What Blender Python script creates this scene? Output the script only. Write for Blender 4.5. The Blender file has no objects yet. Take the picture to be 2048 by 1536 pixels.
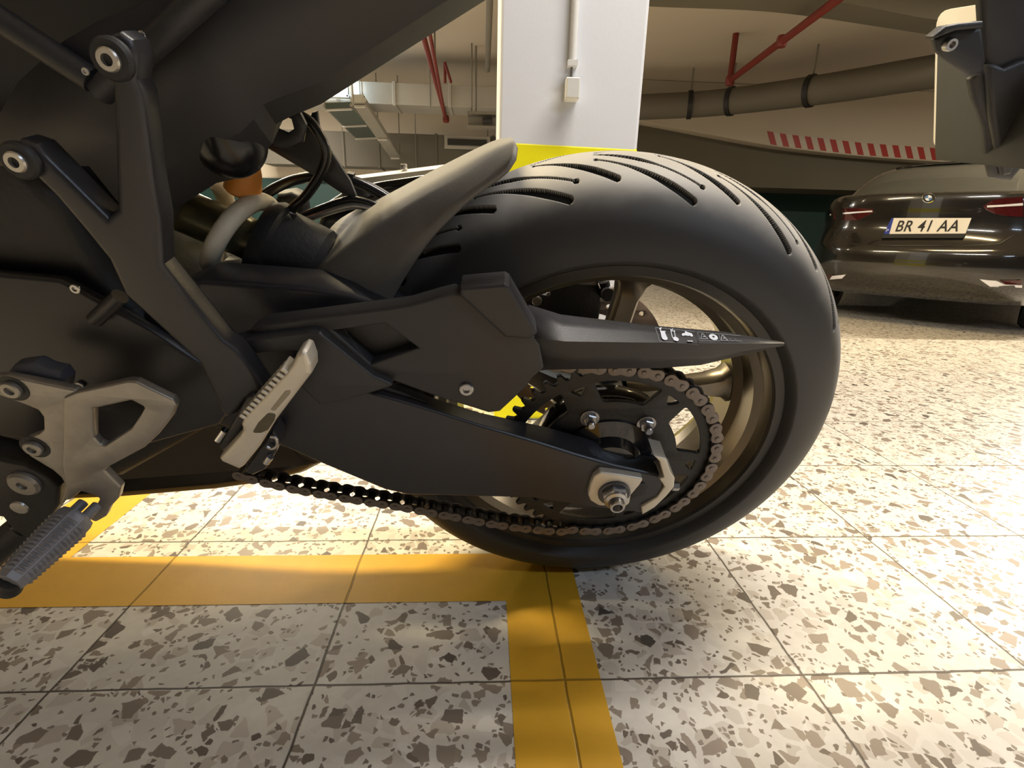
import bpy, bmesh, math, random
import numpy as np
from mathutils import Vector, Matrix
from mathutils.bvhtree import BVHTree

random.seed(7)
SC = bpy.context.scene
COL = SC.collection

# ------------------------------------------------------------------ camera
FPX, PITCH, ROLL, YAW = 1040.0, 0.29078762, 0.02560905, 0.05755757
CAM = Vector((0.0, 0.0, 0.530751))
_f = Vector((math.sin(YAW)*math.cos(PITCH), math.cos(YAW)*math.cos(PITCH), -math.sin(PITCH)))
_r = Vector((math.cos(YAW), -math.sin(YAW), 0.0))
_u = _r.cross(_f)
RGT = math.cos(ROLL)*_r + math.sin(ROLL)*_u
UPV = -math.sin(ROLL)*_r + math.cos(ROLL)*_u
FWD = _f
cd = bpy.data.cameras.new('camera')
cd.sensor_width = 36.0
cd.sensor_fit = 'HORIZONTAL'
cd.lens = FPX/2048.0*36.0
cd.clip_start = 0.02
cam = bpy.data.objects.new('camera', cd)
COL.objects.link(cam)
M = Matrix((RGT, UPV, -FWD)).transposed().to_4x4()
M.translation = CAM
cam.matrix_world = M
SC.camera = cam

# ------------------------------------------------------------------ world, exposure
SC.view_settings.view_transform = 'Standard'
SC.view_settings.look = 'None'
SC.view_settings.gamma = 1.0
SC.view_settings.use_curve_mapping = False
SC.view_settings.exposure = 0.0
wd = bpy.data.worlds.new('garage_air')
SC.world = wd
wd.use_nodes = True
wd.node_tree.nodes['Background'].inputs[0].default_value = (0.80, 0.88, 1.0, 1)
wd.node_tree.nodes['Background'].inputs[1].default_value = 0.035

# ------------------------------------------------------------------ area lights under the ceiling lamps
LAMPS = [  # x, y, z, length, rotation about z, watts, colour
    (-0.85, 1.60, 2.47, 1.3, 0.0, 92, (1.0, 0.82, 0.50)),
    (2.50, 2.70, 2.47, 1.3, 0.0, 46, (1.0, 0.75, 0.38)),
    (2.60, -1.40, 2.47, 1.3, 0.0, 44, (0.62, 0.78, 1.0)),
    (-1.90, 4.40, 2.47, 1.3, 0.0, 30, (1.0, 0.86, 0.62)),
    (5.60, 4.20, 2.47, 1.3, 0.0, 180, (1.0, 0.88, 0.70)),
    (-3.2, 7.00, 2.47, 1.3, 0.0, 190, (1.0, 0.90, 0.75)),
    (0.95, 0.80, 2.47, 1.3, 0.0, 52, (1.0, 0.93, 0.84)),
]
for (lx, ly, lz, ll, lr, lw, lc) in LAMPS:
    ld = bpy.data.lights.new('lamp_light', 'AREA')
    ld.shape = 'RECTANGLE'; ld.size = ll; ld.size_y = 0.14
    ld.energy = lw; ld.color = lc
    lo = bpy.data.objects.new('lamp_light', ld)
    lo.location = (lx, ly, lz-0.035); lo.rotation_euler = (0, 0, lr)
    COL.objects.link(lo)

# ------------------------------------------------------------------ rays from the photograph
def ray(px, py):
    return FWD + RGT*((px-1024.0)/FPX) + UPV*((768.0-py)/FPX)
def on_z(px, py, z):
    d = ray(px, py); return CAM + d*((z-CAM.z)/d.z)
def on_y(px, py, y):
    d = ray(px, py); return CAM + d*((y-CAM.y)/d.y)

# bike frame: x to the tail, y to the far (right) side, z up along the leaning bike; origin at the rear wheel centre
PSI, LEAN = -0.0265486942, 0.321531080
BX = Vector((math.cos(PSI), math.sin(PSI), 0))
_y0 = Vector((-math.sin(PSI), math.cos(PSI), 0))
BZ = math.cos(LEAN)*Vector((0, 0, 1)) - math.sin(LEAN)*_y0
BY = math.cos(LEAN)*_y0 + math.sin(LEAN)*Vector((0, 0, 1))
BC = Vector((0.15177988, 0.68661449, 0.30810000))
def bk(px, py, v, ax=1):
    """point of the pixel's ray on the bike plane (axis ax) = v, in bike coordinates"""
    d = ray(px, py); n = (BX, BY, BZ)[ax]
    t = ((BC + v*n - CAM).dot(n))/d.dot(n)
    q = CAM + d*t - BC
    return Vector((q.dot(BX), q.dot(BY), q.dot(BZ)))
BM = Matrix((BX, BY, BZ)).transposed().to_4x4(); BM.translation = BC
CAMB = BM.inverted() @ CAM
def rayb(px, py):
    d = ray(px, py); return Vector((d.dot(BX), d.dot(BY), d.dot(BZ))).normalized()

# ------------------------------------------------------------------ materials
def new_mat(name):
    m = bpy.data.materials.new(name); m.use_nodes = True
    nt = m.node_tree; b = nt.nodes['Principled BSDF']
    return m, nt, b
def mat(name, col, rough=0.5, metal=0.0, var=0.15, scale=40.0, bump=0.0, bscale=300.0, coat=0.0, spec=0.5, emit=None):
    m, nt, b = new_mat(name)
    N, L = nt.nodes.new, nt.links.new
    b.inputs['Metallic'].default_value = metal
    b.inputs['Coat Weight'].default_value = coat
    b.inputs['Specular IOR Level'].default_value = spec
    tc = N('ShaderNodeTexCoord')
    no = N('ShaderNodeTexNoise'); no.inputs['Scale'].default_value = scale; no.inputs['Detail'].default_value = 5
    L(tc.outputs['Object'], no.inputs['Vector'])
    mx = N('ShaderNodeMix'); mx.data_type = 'RGBA'
    mx.inputs[6].default_value = (*[c*(1-var) for c in col], 1)
    mx.inputs[7].default_value = (*[min(1, c*(1+var)) for c in col], 1)
    L(no.outputs['Fac'], mx.inputs[0]); L(mx.outputs[2], b.inputs['Base Color'])
    mr = N('ShaderNodeMapRange')
    mr.inputs[3].default_value = max(0.02, rough-0.08); mr.inputs[4].default_value = min(1, rough+0.08)
    L(no.outputs['Fac'], mr.inputs[0]); L(mr.outputs[0], b.inputs['Roughness'])
    if bump:
        n2 = N('ShaderNodeTexNoise'); n2.inputs['Scale'].default_value = bscale; n2.inputs['Detail'].default_value = 3
        L(tc.outputs['Object'], n2.inputs['Vector'])
        bp = N('ShaderNodeBump'); bp.inputs['Strength'].default_value = bump; bp.inputs['Distance'].default_value = 0.002
        L(n2.outputs['Fac'], bp.inputs['Height']); L(bp.outputs['Normal'], b.inputs['Normal'])
    if emit:
        b.inputs['Emission Color'].default_value = (*emit[0], 1); b.inputs['Emission Strength'].default_value = emit[1]
    return m

PLASTIC = mat('black_plastic', (0.033, 0.033, 0.036), 0.46, var=0.12, bump=0.12, bscale=900)
SATIN = mat('satin_black_paint', (0.026, 0.026, 0.030), 0.36, var=0.1, bump=0.06, bscale=700)
GLOSS = mat('gloss_black', (0.014, 0.014, 0.016), 0.14, var=0.1, coat=0.4)
DARK = mat('dark_casting', (0.012, 0.012, 0.012), 0.5, var=0.25, bump=0.2, bscale=200)
RUBBER = mat('black_rubber', (0.018, 0.018, 0.020), 0.55, var=0.15)
HOSE = mat('gloss_hose', (0.012, 0.012, 0.012), 0.22, var=0.05)
ALU = mat('brushed_aluminium', (0.56, 0.54, 0.50), 0.38, metal=0.9, var=0.10, scale=60, bump=0.08)
ALUW = mat('worn_aluminium', (0.34, 0.32, 0.29), 0.42, metal=0.75, var=0.22, scale=70, bump=0.1)
CAST = mat('pale_cast_aluminium', (0.66, 0.62, 0.54), 0.42, metal=0.45, var=0.1, scale=50)
STEEL = mat('zinc_steel', (0.46, 0.45, 0.45), 0.28, metal=0.95, var=0.1)
CHROME = mat('chrome', (0.80, 0.80, 0.80), 0.08, metal=1.0, var=0.03)
CHAINM = mat('oiled_chain_steel', (0.20, 0.170, 0.150), 0.46, metal=0.55, var=0.3, scale=120)
CHAIND = mat('chain_black', (0.03, 0.026, 0.024), 0.5, metal=0.4, var=0.2)
GUNMETAL = mat('wheel_bronze_grey', (0.20, 0.175, 0.135), 0.32, metal=0.85, var=0.12, scale=20)
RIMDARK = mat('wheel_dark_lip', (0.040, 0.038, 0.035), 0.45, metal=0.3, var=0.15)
SPRING = mat('cream_spring_paint', (0.78, 0.71, 0.56), 0.42, var=0.12, scale=90, bump=0.2, bscale=500)
ORANGE = mat('orange_plastic', (0.85, 0.33, 0.06), 0.45, var=0.08)
MUFFLER = mat('brown_black_steel', (0.060, 0.050, 0.038), 0.42, metal=0.5, var=0.35, scale=18)
DISCM = mat('brake_disc_steel', (0.25, 0.20, 0.17), 0.35, metal=0.9, var=0.15)
WHITE = mat('white_decal', (0.72, 0.76, 0.86), 0.5, var=0.03)
PLATEW = mat('white_plate', (0.78, 0.74, 0.66), 0.4, var=0.04)
GREYPL = mat('grey_plastic_back', (0.032, 0.031, 0.026), 0.6, var=0.1)
PEG = mat('grey_rubber_metal_peg', (0.25, 0.25, 0.275), 0.5, metal=0.3, var=0.2, scale=100)
RECESS_SHADE = mat('brown_recess_shade', (0.10, 0.085, 0.055), 0.6, var=0.3, scale=120)  # dark tone painted for the shade in the footrest recess
DUSTY = mat('dusty_hugger_plastic', (0.155, 0.148, 0.134), 0.62, var=0.22, scale=26, bump=0.15, bscale=500)

# ------------------------------------------------------------------ object helpers
def link(name, me, m=None, parent=None, smooth=30):
    o = bpy.data.objects.new(name, me); COL.objects.link(o)
    if m is not None:
        for x in (m if isinstance(m, (list, tuple)) else [m]): me.materials.append(x)
    if parent is not None: o.parent = parent
    if smooth is not None: shade(me, smooth)
    return o
def shade(me, deg):
    n = len(me.polygons)
    if n == 0: return
    me.polygons.foreach_set('use_smooth', np.ones(n, dtype=bool))
    if deg < 180:
        bm = bmesh.new(); bm.from_mesh(me)
        lim = math.radians(deg)
        for e in bm.edges:
            if len(e.link_faces) == 2 and e.calc_face_angle(0) > lim: e.smooth = False
        bm.to_mesh(me); bm.free()
    me.update()
def pm(name, verts, faces, m=None, parent=None, smooth=30):
    me = bpy.data.meshes.new(name)
    me.from_pydata([tuple(v) for v in verts], [], faces); me.update()
    bm = bmesh.new(); bm.from_mesh(me)
    bmesh.ops.recalc_face_normals(bm, faces=bm.faces); bm.to_mesh(me); bm.free()
    return link(name, me, m, parent, smooth)
def tag(o, label=None, cat=None, group=None, kind=None):
    if label: o['label'] = label
    if cat: o['category'] = cat
    if group: o['group'] = group
    if kind: o['kind'] = kind
    return o
def empty(name, loc=(0, 0, 0), rz=0.0):
    e = bpy.data.objects.new(name, None); COL.objects.link(e)
    e.location = loc; e.rotation_euler = (0, 0, rz); e.empty_display_size = 0.1
    return e
def fillet(pts, r, n=4):
    if r <= 0: return [Vector(p) for p in pts]
    out = []; N = len(pts)
    for i in range(N):
        p, a, b = Vector(pts[i]), Vector(pts[i-1]), Vector(pts[(i+1) % N])
        da, db = (a-p), (b-p); la, lb = da.length, db.length
        if la < 1e-6 or lb < 1e-6: continue
        da /= la; db /= lb
        c = max(-1, min(1, da.dot(db))); ang = math.acos(c)
        if ang > 2.9: out.append(p); continue
        d = min(r/math.tan(ang/2), la*0.45, lb*0.45)
        p0, p1 = p+da*d, p+db*d
        for k in range(n+1):
            t = k/n
            out.append(p0*(1-t)**2 + p*2*t*(1-t) + p1*t*t)
    return out
def prism2(name, loops, w0, depth, m, parent, frame, bevel=0.002, rnd=0.0, warp=None, smooth=35, bres=2):
    """loops: list of 2d loops (u,v), first outer then holes. frame maps (u,v,w)->3d; w from w0 to w0+depth"""
    cu = bpy.data.curves.new(name, 'CURVE'); cu.dimensions = '2D'; cu.fill_mode = 'BOTH'
    bevel = min(bevel, depth*0.49)
    for lp in loops:
        lp = fillet(lp, rnd)
        s = cu.splines.new('POLY'); s.points.add(len(lp)-1)
        for i, p in enumerate(lp): s.points[i].co = (p[0], p[1], 0, 1)
        s.use_cyclic_u = True
    cu.extrude = depth/2 - bevel; cu.bevel_depth = bevel; cu.bevel_resolution = bres; cu.offset = -bevel
    tmp = bpy.data.objects.new('tmp', cu); COL.objects.link(tmp)
    dg = bpy.context.evaluated_depsgraph_get()
    me = bpy.data.meshes.new_from_object(tmp.evaluated_get(dg))
    bpy.data.objects.remove(tmp); bpy.data.curves.remove(cu)
    me.name = name
    for v in me.vertices:
        c = frame(v.co.x, v.co.y, w0 + depth/2 + v.co.z)
        if warp: c = warp(c)
        v.co = c
    bm = bmesh.new(); bm.from_mesh(me)
    bmesh.ops.remove_doubles(bm, verts=bm.verts, dist=1e-6)
    bmesh.ops.recalc_face_normals(bm, faces=bm.faces); bm.to_mesh(me); bm.free()
    me.materials.clear()
    return link(name, me, m, parent, smooth)
FY = lambda u, v, w: Vector((u, w, v))
def bprism(name, px, yb, depth, m, parent, bevel=0.002, holes=(), rnd=0.0, warp=None, smooth=35):
    """outline in photo pixels lying on the bike plane y=yb, given thickness away from the viewer"""
    L = [[(lambda q: (q.x, q.z))(bk(x, y, yb)) for x, y in lp] for lp in [px, *holes]]
    return prism2(name, L, yb, depth, m, parent, FY, bevel, rnd, warp, smooth)
def catmull(P, n=8):
    P = [Vector(p) for p in P]; out = []
    for i in range(len(P)-1):
        a, b, c, d = P[max(i-1, 0)], P[i], P[i+1], P[min(i+2, len(P)-1)]
        for k in range(n):
            t = k/n
            out.append(0.5*((2*b) + (c-a)*t + (2*a-5*b+4*c-d)*t*t + (3*b-a-3*c+d)*t**3))
    out.append(P[-1]); return out
def tube_data(P, r, seg=12, cap=True):
    P = [Vector(p) for p in P]; n = len(P)
    rr = r if isinstance(r, (list, tuple)) else [r]*n
    T = [(P[min(i+1, n-1)]-P[max(i-1, 0)]).normalized() for i in range(n)]
    u = T[0].orthogonal().normalized(); V = []; F = []
    for i in range(n):
        u = (u - T[i]*u.dot(T[i])).normalized(); w = T[i].cross(u)
        for k in range(seg):
            a = 2*math.pi*k/seg
            V.append(P[i] + (u*math.cos(a)+w*math.sin(a))*rr[i])
    for i in range(n-1):
        for k in range(seg):
            k2 = (k+1) % seg
            F.append((i*seg+k, i*seg+k2, (i+1)*seg+k2, (i+1)*seg+k))
    if cap:
        F.append(tuple(range(seg))[::-1]); F.append(tuple((n-1)*seg+k for k in range(seg)))
    return V, F
def tube(name, P, r, m, parent=None, seg=12, smooth=50):
    V, F = tube_data(P, r, seg); return pm(name, V, F, m, parent, smooth)
def join_data(*ds):
    V, F = [], []
    for v, f in ds:
        o = len(V); V += list(v); F += [tuple(i+o for i in q) for q in f]
    return V, F
def lathe_data(prof, org, axis, seg=48, a0=0.0, a1=2*math.pi, ref=None):
    """prof: (radius, distance along axis)"""
    org, axis = Vector(org), Vector(axis).normalized()
    u = (Vector(ref) - axis*Vector(ref).dot(axis)).normalized() if ref else axis.orthogonal().normalized()
    w = axis.cross(u); V = []; F = []; n = len(prof); full = abs(a1-a0-2*math.pi) < 1e-6
    S = seg if full else seg+1
    for k in range(S):
        a = a0+(a1-a0)*k/seg
        d = u*math.cos(a)+w*math.sin(a)
        for r, h in prof: V.append(org+axis*h+d*r)
    for k in range(seg):
        k2 = (k+1) % S
        for i in range(n-1): F.append((k*n+i, k*n+i+1, k2*n+i+1, k2*n+i))
    return V, F
def lathe(name, prof, org, axis, m, parent=None, seg=48, smooth=30, closed=False, ref=None):
    if closed: prof = list(prof)+[prof[0]]
    V, F = lathe_data(prof, org, axis, seg, ref=ref)
    me = bpy.data.meshes.new(name); me.from_pydata([tuple(v) for v in V], [], F)
    bm = bmesh.new(); bm.from_mesh(me)
    bmesh.ops.remove_doubles(bm, verts=bm.verts, dist=1e-6)
    bmesh.ops.recalc_face_normals(bm, faces=bm.faces); bm.to_mesh(me); bm.free()
    return link(name, me, m, parent, smooth)
def loft(name, rows, m, parent=None, thick=0.0, smooth=40, sub=0, closed=False):
    n = len(rows[0]); V = [v for r in rows for v in r]; F = []
    for i in range(len(rows)-1 + (1 if closed else 0)):
        j = (i+1) % len(rows)
        for k in range(n-1): F.append((i*n+k, i*n+k+1, j*n+k+1, j*n+k))
    o = pm(name, V, F, m, parent, smooth)
    if thick:
        s = o.modifiers.new('thickness', 'SOLIDIFY'); s.thickness = thick; s.offset = 0
    if sub:
        s = o.modifiers.new('sub', 'SUBSURF'); s.levels = sub; s.render_levels = sub
    return o
def box_data(c, sx, sy, sz, R=None):
    V = []
    for x in (-1, 1):
        for y in (-1, 1):
            for z in (-1, 1):
                v = Vector((x*sx/2, y*sy/2, z*sz/2)); V.append(Vector(c)+(R @ v if R else v))
    return V, [(0, 1, 3, 2), (4, 6, 7, 5), (0, 4, 5, 1), (2, 3, 7, 6), (0, 2, 6, 4), (1, 5, 7, 3)]
def box(name, lo, hi, m, parent=None, bevel=0.0):
    lo, hi = Vector(lo), Vector(hi); d = hi-lo
    o = pm(name, *box_data((lo+hi)/2, *d), m, parent, None)
    if bevel:
        b = o.modifiers.new('bevel', 'BEVEL'); b.width = bevel; b.segments = 2; b.limit_method = 'ANGLE'
    return o
def socket_bolt(name, c, axis, r, m, parent, h=None, seg=28):
    """round bolt head with a hexagonal socket; c on the surface, axis outwards"""
    h = h or r*0.45
    prof = [(r, 0), (r, h*0.75), (r*0.88, h), (r*0.50, h), (r*0.46, h*0.3), (0, h*0.3)]
    return lathe(name, prof, c, axis, m, parent, seg)
def hex_data(c, axis, r, h, hole=0.0):
    return lathe_data([(0.0, 0), (r, 0), (r, h*0.85), (r*0.88, h), (0.0, h)], c, axis, 6)
def decal(name, polys, target, m, parent, off=0.0006):
    """flat marks laid on a surface: pixel polygons cast along the view ray onto the target mesh"""
    dg = bpy.context.evaluated_depsgraph_get(); me = target.evaluated_get(dg).to_mesh()
    T = BVHTree.FromPolygons([v.co.copy() for v in me.vertices], [tuple(p.vertices) for p in me.polygons])
    V, F = [], []
    for poly in polys:
        idx = []
        for x, y in poly:
            h = T.ray_cast(CAMB, rayb(x, y))
            if h[0] is None: idx = None; break
            nn = h[1] if h[1].dot(rayb(x, y)) < 0 else -h[1]
            V.append(h[0]+nn*off); idx.append(len(V)-1)
        if idx: F.append(tuple(idx))
    return pm(name, V, F, m, parent, None)
def circ(x, y, rx, ry=None, n=16, rot=0.0):
    ry = ry or rx; c, s = math.cos(rot), math.sin(rot)
    return [(x+rx*math.cos(a)*c-ry*math.sin(a)*s, y+rx*math.cos(a)*s+ry*math.sin(a)*c) for a in [2*math.pi*k/n for k in range(n)]]

# ================================================================== the garage
CEIL, BACKY = 2.60, 9.5
TX, TY, TS = -0.50204, 0.50376, 0.3026
# ---- terrazzo floor
def tile_nodes(nt):
    N, L = nt.nodes.new, nt.links.new
    def math_(op, a, b=None, c=None):
        n = N('ShaderNodeMath'); n.operation = op
        for i, x in enumerate((a, b, c)):
            if x is None: continue
            if hasattr(x, 'links'): L(x, n.inputs[i])
            else: n.inputs[i].default_value = x
        return n.outputs[0]
    tc = N('ShaderNodeTexCoord'); sp = N('ShaderNodeSeparateXYZ'); L(tc.outputs['Object'], sp.inputs[0])
    wob = N('ShaderNodeTexNoise'); wob.inputs['Scale'].default_value = 18; wob.inputs['Detail'].default_value = 4
    L(tc.outputs['Object'], wob.inputs['Vector'])
    wv = math_('MULTIPLY', math_('SUBTRACT', wob.outputs['Fac'], 0.5), 0.004)
    def axis(o, off):
        u = math_('DIVIDE', math_('SUBTRACT', math_('ADD', o, wv), off), TS)
        fl = math_('FLOOR', u)
        fr = math_('SUBTRACT', u, fl)
        d = math_('MULTIPLY', math_('MINIMUM', fr, math_('SUBTRACT', 1.0, fr)), TS)
        return fl, d
    fx, dx = axis(sp.outputs[0], TX); fy, dy = axis(sp.outputs[1], TY)
    d = math_('MINIMUM', dx, dy)
    mr = N('ShaderNodeMapRange'); mr.interpolation_type = 'SMOOTHSTEP'
    mr.inputs[1].default_value = 0.0006; mr.inputs[2].default_value = 0.0022
    L(d, mr.inputs[0])
    return math_, tc, fx, fy, mr.outputs[0]
def floor_mat():
    m, nt, b = new_mat('terrazzo'); N, L = nt.nodes.new, nt.links.new
    math_, tc, fx, fy, notgrout = tile_nodes(nt)
    cb = N('ShaderNodeCombineXYZ'); L(fx, cb.inputs[0]); L(fy, cb.inputs[1])
    wn = N('ShaderNodeTexWhiteNoise'); wn.noise_dimensions = '3D'; L(cb.outputs[0], wn.inputs[0])
    vs = N('ShaderNodeVectorMath'); vs.operation = 'MULTIPLY_ADD'
    L(wn.outputs['Color'], vs.inputs[0]); vs.inputs[1].default_value = (9, 9, 9); L(tc.outputs['Object'], vs.inputs[2])
    nz = N('ShaderNodeTexNoise'); nz.inputs['Scale'].default_value = 60; nz.inputs['Detail'].default_value = 3
    L(vs.outputs[0], nz.inputs['Vector'])
    wp = N('ShaderNodeVectorMath'); wp.operation = 'MULTIPLY_ADD'
    L(nz.outputs['Color'], wp.inputs[0]); wp.inputs[1].default_value = (0.010, 0.010, 0); L(vs.outputs[0], wp.inputs[2])
    P = wp.outputs[0]
    def vor(scale, feat):
        v = N('ShaderNodeTexVoronoi'); v.feature = feat; v.voronoi_dimensions = '2D'
        v.inputs['Scale'].default_value = scale; L(P, v.inputs['Vector']); return v
    def mixc(f, a, c):
        x = N('ShaderNodeMix'); x.data_type = 'RGBA'
        if hasattr(f, 'links'): L(f, x.inputs[0])
        else: x.inputs[0].default_value = f
        for s, q in ((6, a), (7, c)):
            if hasattr(q, 'links'): L(q, x.inputs[s])
            else: x.inputs[s].default_value = (*q, 1)
        return x.outputs[2]
    def ramp(f, stops):
        r = N('ShaderNodeValToRGB'); e = r.color_ramp.elements
        while len(e) < len(stops): e.new(0.5)
        for q, (p, c) in zip(e, stops): q.position = p; q.color = (*c, 1)
        L(f, r.inputs[0]); return r.outputs[0]
    base = mixc(nz.outputs['Fac'], (0.65, 0.62, 0.565), (0.83, 0.795, 0.735))
    col = base
    # pale marble pieces first, darker stones over them
    for scale, dens, edge, pal, jit in (
            (46, 0.50, 0.05, [(0, (0.74, 0.70, 0.64)), (0.5, (0.56, 0.51, 0.45)), (1, (0.84, 0.81, 0.76))], 1),
            (150, 0.17, 0.10, [(0, (0.16, 0.13, 0.11)), (0.6, (0.34, 0.29, 0.24)), (1, (0.24, 0.20, 0.17))], 2),
            (74, 0.17, 0.09, [(0, (0.15, 0.12, 0.10)), (0.5, (0.30, 0.25, 0.20)), (1, (0.40, 0.34, 0.28))], 0),
            (38, 0.25, 0.11, [(0, (0.11, 0.095, 0.085)), (0.4, (0.25, 0.205, 0.17)), (1, (0.37, 0.31, 0.26))], 2)):
        f1, ed = vor(scale, 'F1'), vor(scale, 'DISTANCE_TO_EDGE')
        sc_ = N('ShaderNodeSeparateColor'); L(f1.outputs['Color'], sc_.inputs[0])
        keep = math_('LESS_THAN', sc_.outputs[jit], dens)
        th = math_('ADD', edge, math_('MULTIPLY', sc_.outputs[(jit+1) % 3], 0.10))
        ins = N('ShaderNodeMapRange'); ins.inputs[1].default_value = 0.0; ins.inputs[2].default_value = 0.03
        L(math_('SUBTRACT', ed.outputs['Distance'], th), ins.inputs[0])
        col = mixc(math_('MULTIPLY', keep, ins.outputs[0]), col, ramp(sc_.outputs[(jit+2) % 3], pal))
    col = mixc(notgrout, (0.11, 0.095, 0.08), col)
    big = N('ShaderNodeTexNoise'); big.inputs['Scale'].default_value = 2.2; big.inputs['Detail'].default_value = 4
    L(tc.outputs['Object'], big.inputs['Vector'])
    L(col, b.inputs['Base Color'])
    rr = N('ShaderNodeMapRange'); rr.inputs[3].default_value = 0.26; rr.inputs[4].default_value = 0.46
    L(big.outputs['Fac'], rr.inputs[0]); L(rr.outputs[0], b.inputs['Roughness'])
    bp = N('ShaderNodeBump'); bp.inputs['Strength'].default_value = 0.4; bp.inputs['Distance'].default_value = 0.002
    L(notgrout, bp.inputs['Height']); L(bp.outputs['Normal'], b.inputs['Normal'])
    b.inputs['Specular IOR Level'].default_value = 0.4
    return m
def paint_mat(name, colr):
    m, nt, b = new_mat(name); N, L = nt.nodes.new, nt.links.new
    math_, tc, fx, fy, ng = tile_nodes(nt)
    n = N('ShaderNodeTexNoise'); n.inputs['Scale'].default_value = 14; n.inputs['Detail'].default_value = 8; n.inputs['Roughness'].default_value = 0.65
    L(tc.outputs['Object'], n.inputs['Vector'])
    x = N('ShaderNodeMix'); x.data_type = 'RGBA'
    x.inputs[6].default_value = (*[c*0.80 for c in colr], 1); x.inputs[7].default_value = (*[min(1, c*1.12) for c in colr], 1)
    L(n.outputs['Fac'], x.inputs[0])
    y = N('ShaderNodeMix'); y.data_type = 'RGBA'; L(ng, y.inputs[0])
    y.inputs[6].default_value = (*[c*0.42 for c in colr], 1); L(x.outputs[2], y.inputs[7])
    L(y.outputs[2], b.inputs['Base Color'])
    b.inputs['Roughness'].default_value = 0.42
    hs = math_('ADD', math_('MULTIPLY', ng, 1.0), math_('MULTIPLY', n.outputs['Fac'], 0.5))
    bp = N('ShaderNodeBump'); bp.inputs['Strength'].default_value = 0.5; bp.inputs['Distance'].default_value = 0.002
    L(hs, bp.inputs['Height']); L(bp.outputs['Normal'], b.inputs['Normal'])
    return m
DROP = 0.18          # the lane beyond the parking bay lies a little lower
fl = pm('floor', [(-9, -4, 0), (12, -4, 0), (12, 2.70, 0), (-9, 2.70, 0), (12, 3.55, -DROP), (-9, 3.55, -DROP), (12, 12, -DROP), (-9, 12, -DROP)], [(0, 1, 2, 3), (3, 2, 4, 5), (5, 4, 6, 7)], floor_mat(), None, None)
tag(fl, kind='structure')
YEL = paint_mat('yellow_floor_paint', (0.80, 0.44, 0.030))
def rects(name, rs, m, z=0.0007):
    V, F = [], []
    for (x0, y0, x1, y1) in rs:
        o = len(V); V += [(x0, y0, z), (x1, y0, z), (x1, y1, z), (x0, y1, z), (x0, y0, 0.0002), (x1, y0, 0.0002), (x1, y1, 0.0002), (x0, y1, 0.0002)]
        F += [(o, o+1, o+2, o+3), (o, o+4, o+5, o+1), (o+1, o+5, o+6, o+2), (o+2, o+6, o+7, o+3), (o+3, o+7, o+4, o)]
    return pm(name, V, F, m, None, None)
pl = rects('parking_line', [(-2.6, 0.647, 0.037, 0.764), (0.037, -3.5, 0.148, 0.764), (-0.80, 0.764, -0.668, 2.5)], YEL)
tag(pl, 'yellow painted bay line on the terrazzo floor meeting under the rear tyre', 'floor marking')

# ---- shell
PLASTER = mat('beige_plaster', (0.60, 0.53, 0.42), 0.85, var=0.06, scale=1.3, bump=0.15, bscale=60)
CEILM = mat('beige_ceiling', (0.58, 0.51, 0.41), 0.9, var=0.06, scale=1.1)
TEAL = mat('dark_teal_wall_paint', (0.006, 0.038, 0.034), 0.55, var=0.1, scale=3)
OLIVE_SHADE = mat('shaded_olive_concrete', (0.135, 0.122, 0.088), 0.9, var=0.12, scale=2.0, bump=0.2, bscale=40)  # darker than the plaster: shade under ramp and beam is painted in
CONC = mat('grey_concrete', (0.17, 0.155, 0.125), 0.9, var=0.12, scale=2.2, bump=0.2, bscale=40)
GALV = mat('galvanised_duct', (0.44, 0.42, 0.37), 0.5, metal=0.3, var=0.1, scale=5)
GALVD = mat('grey_duct_dull', (0.22, 0.205, 0.17), 0.6, metal=0.2, var=0.1, scale=4)
REDP = mat('red_pipe_paint', (0.17, 0.020, 0.012), 0.5, var=0.12, scale=9)
tag(pm('ceiling', [(-9, -4, CEIL), (12, -4, CEIL), (12, 12, CEIL), (-9, 12, CEIL)], [(0, 3, 2, 1)], CEILM, None, None), kind='structure')
def wall(name, x0, y0, x1, y1, m, z0=-0.18, z1=CEIL):
    return tag(pm(name, [(x0, y0, z0), (x1, y1, z0), (x1, y1, z1), (x0, y0, z1)], [(0, 1, 2, 3)], m, None, None), kind='structure')
wall('wall_back', -9, BACKY, 12, BACKY, PLASTER)
wall('wall_left', -9, -4, -9, BACKY, PLASTER)
wall('wall_right', 12, -4, 12, BACKY, PLASTER)
tz = on_y(1000, 370, BACKY).z
tag(box('trim_1', (-9, BACKY-0.02, -DROP), (12, BACKY-0.002, tz), TEAL), kind='structure')          # painted teal dado
# ramp wall with its curved lower edge
RY = 8.2
crv = catmull([on_y(x, y, RY) for x, y in ((1130, 222), (1272, 241), (1420, 269), (1560, 294), (1720, 312), (1890, 324), (2100, 335))], 8)
pts = [(p.x, p.z) for p in crv] + [(crv[-1].x+2.0, crv[-1].z-0.02), (crv[-1].x+2.0, CEIL-0.002), (crv[0].x, CEIL-0.002)]
tag(prism2('trim_2', [pts], RY, 0.25, PLASTER, None, lambda u, v, w: Vector((u, w, v)), 0.01), kind='structure')
x0 = crv[0].x
tag(box('trim_3', (x0+0.02, RY+0.24, tz+0.0), (11.9, BACKY-0.03, CEIL-0.01), OLIVE_SHADE), kind='structure')   # wall under the ramp, its shade put into the colour
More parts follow.
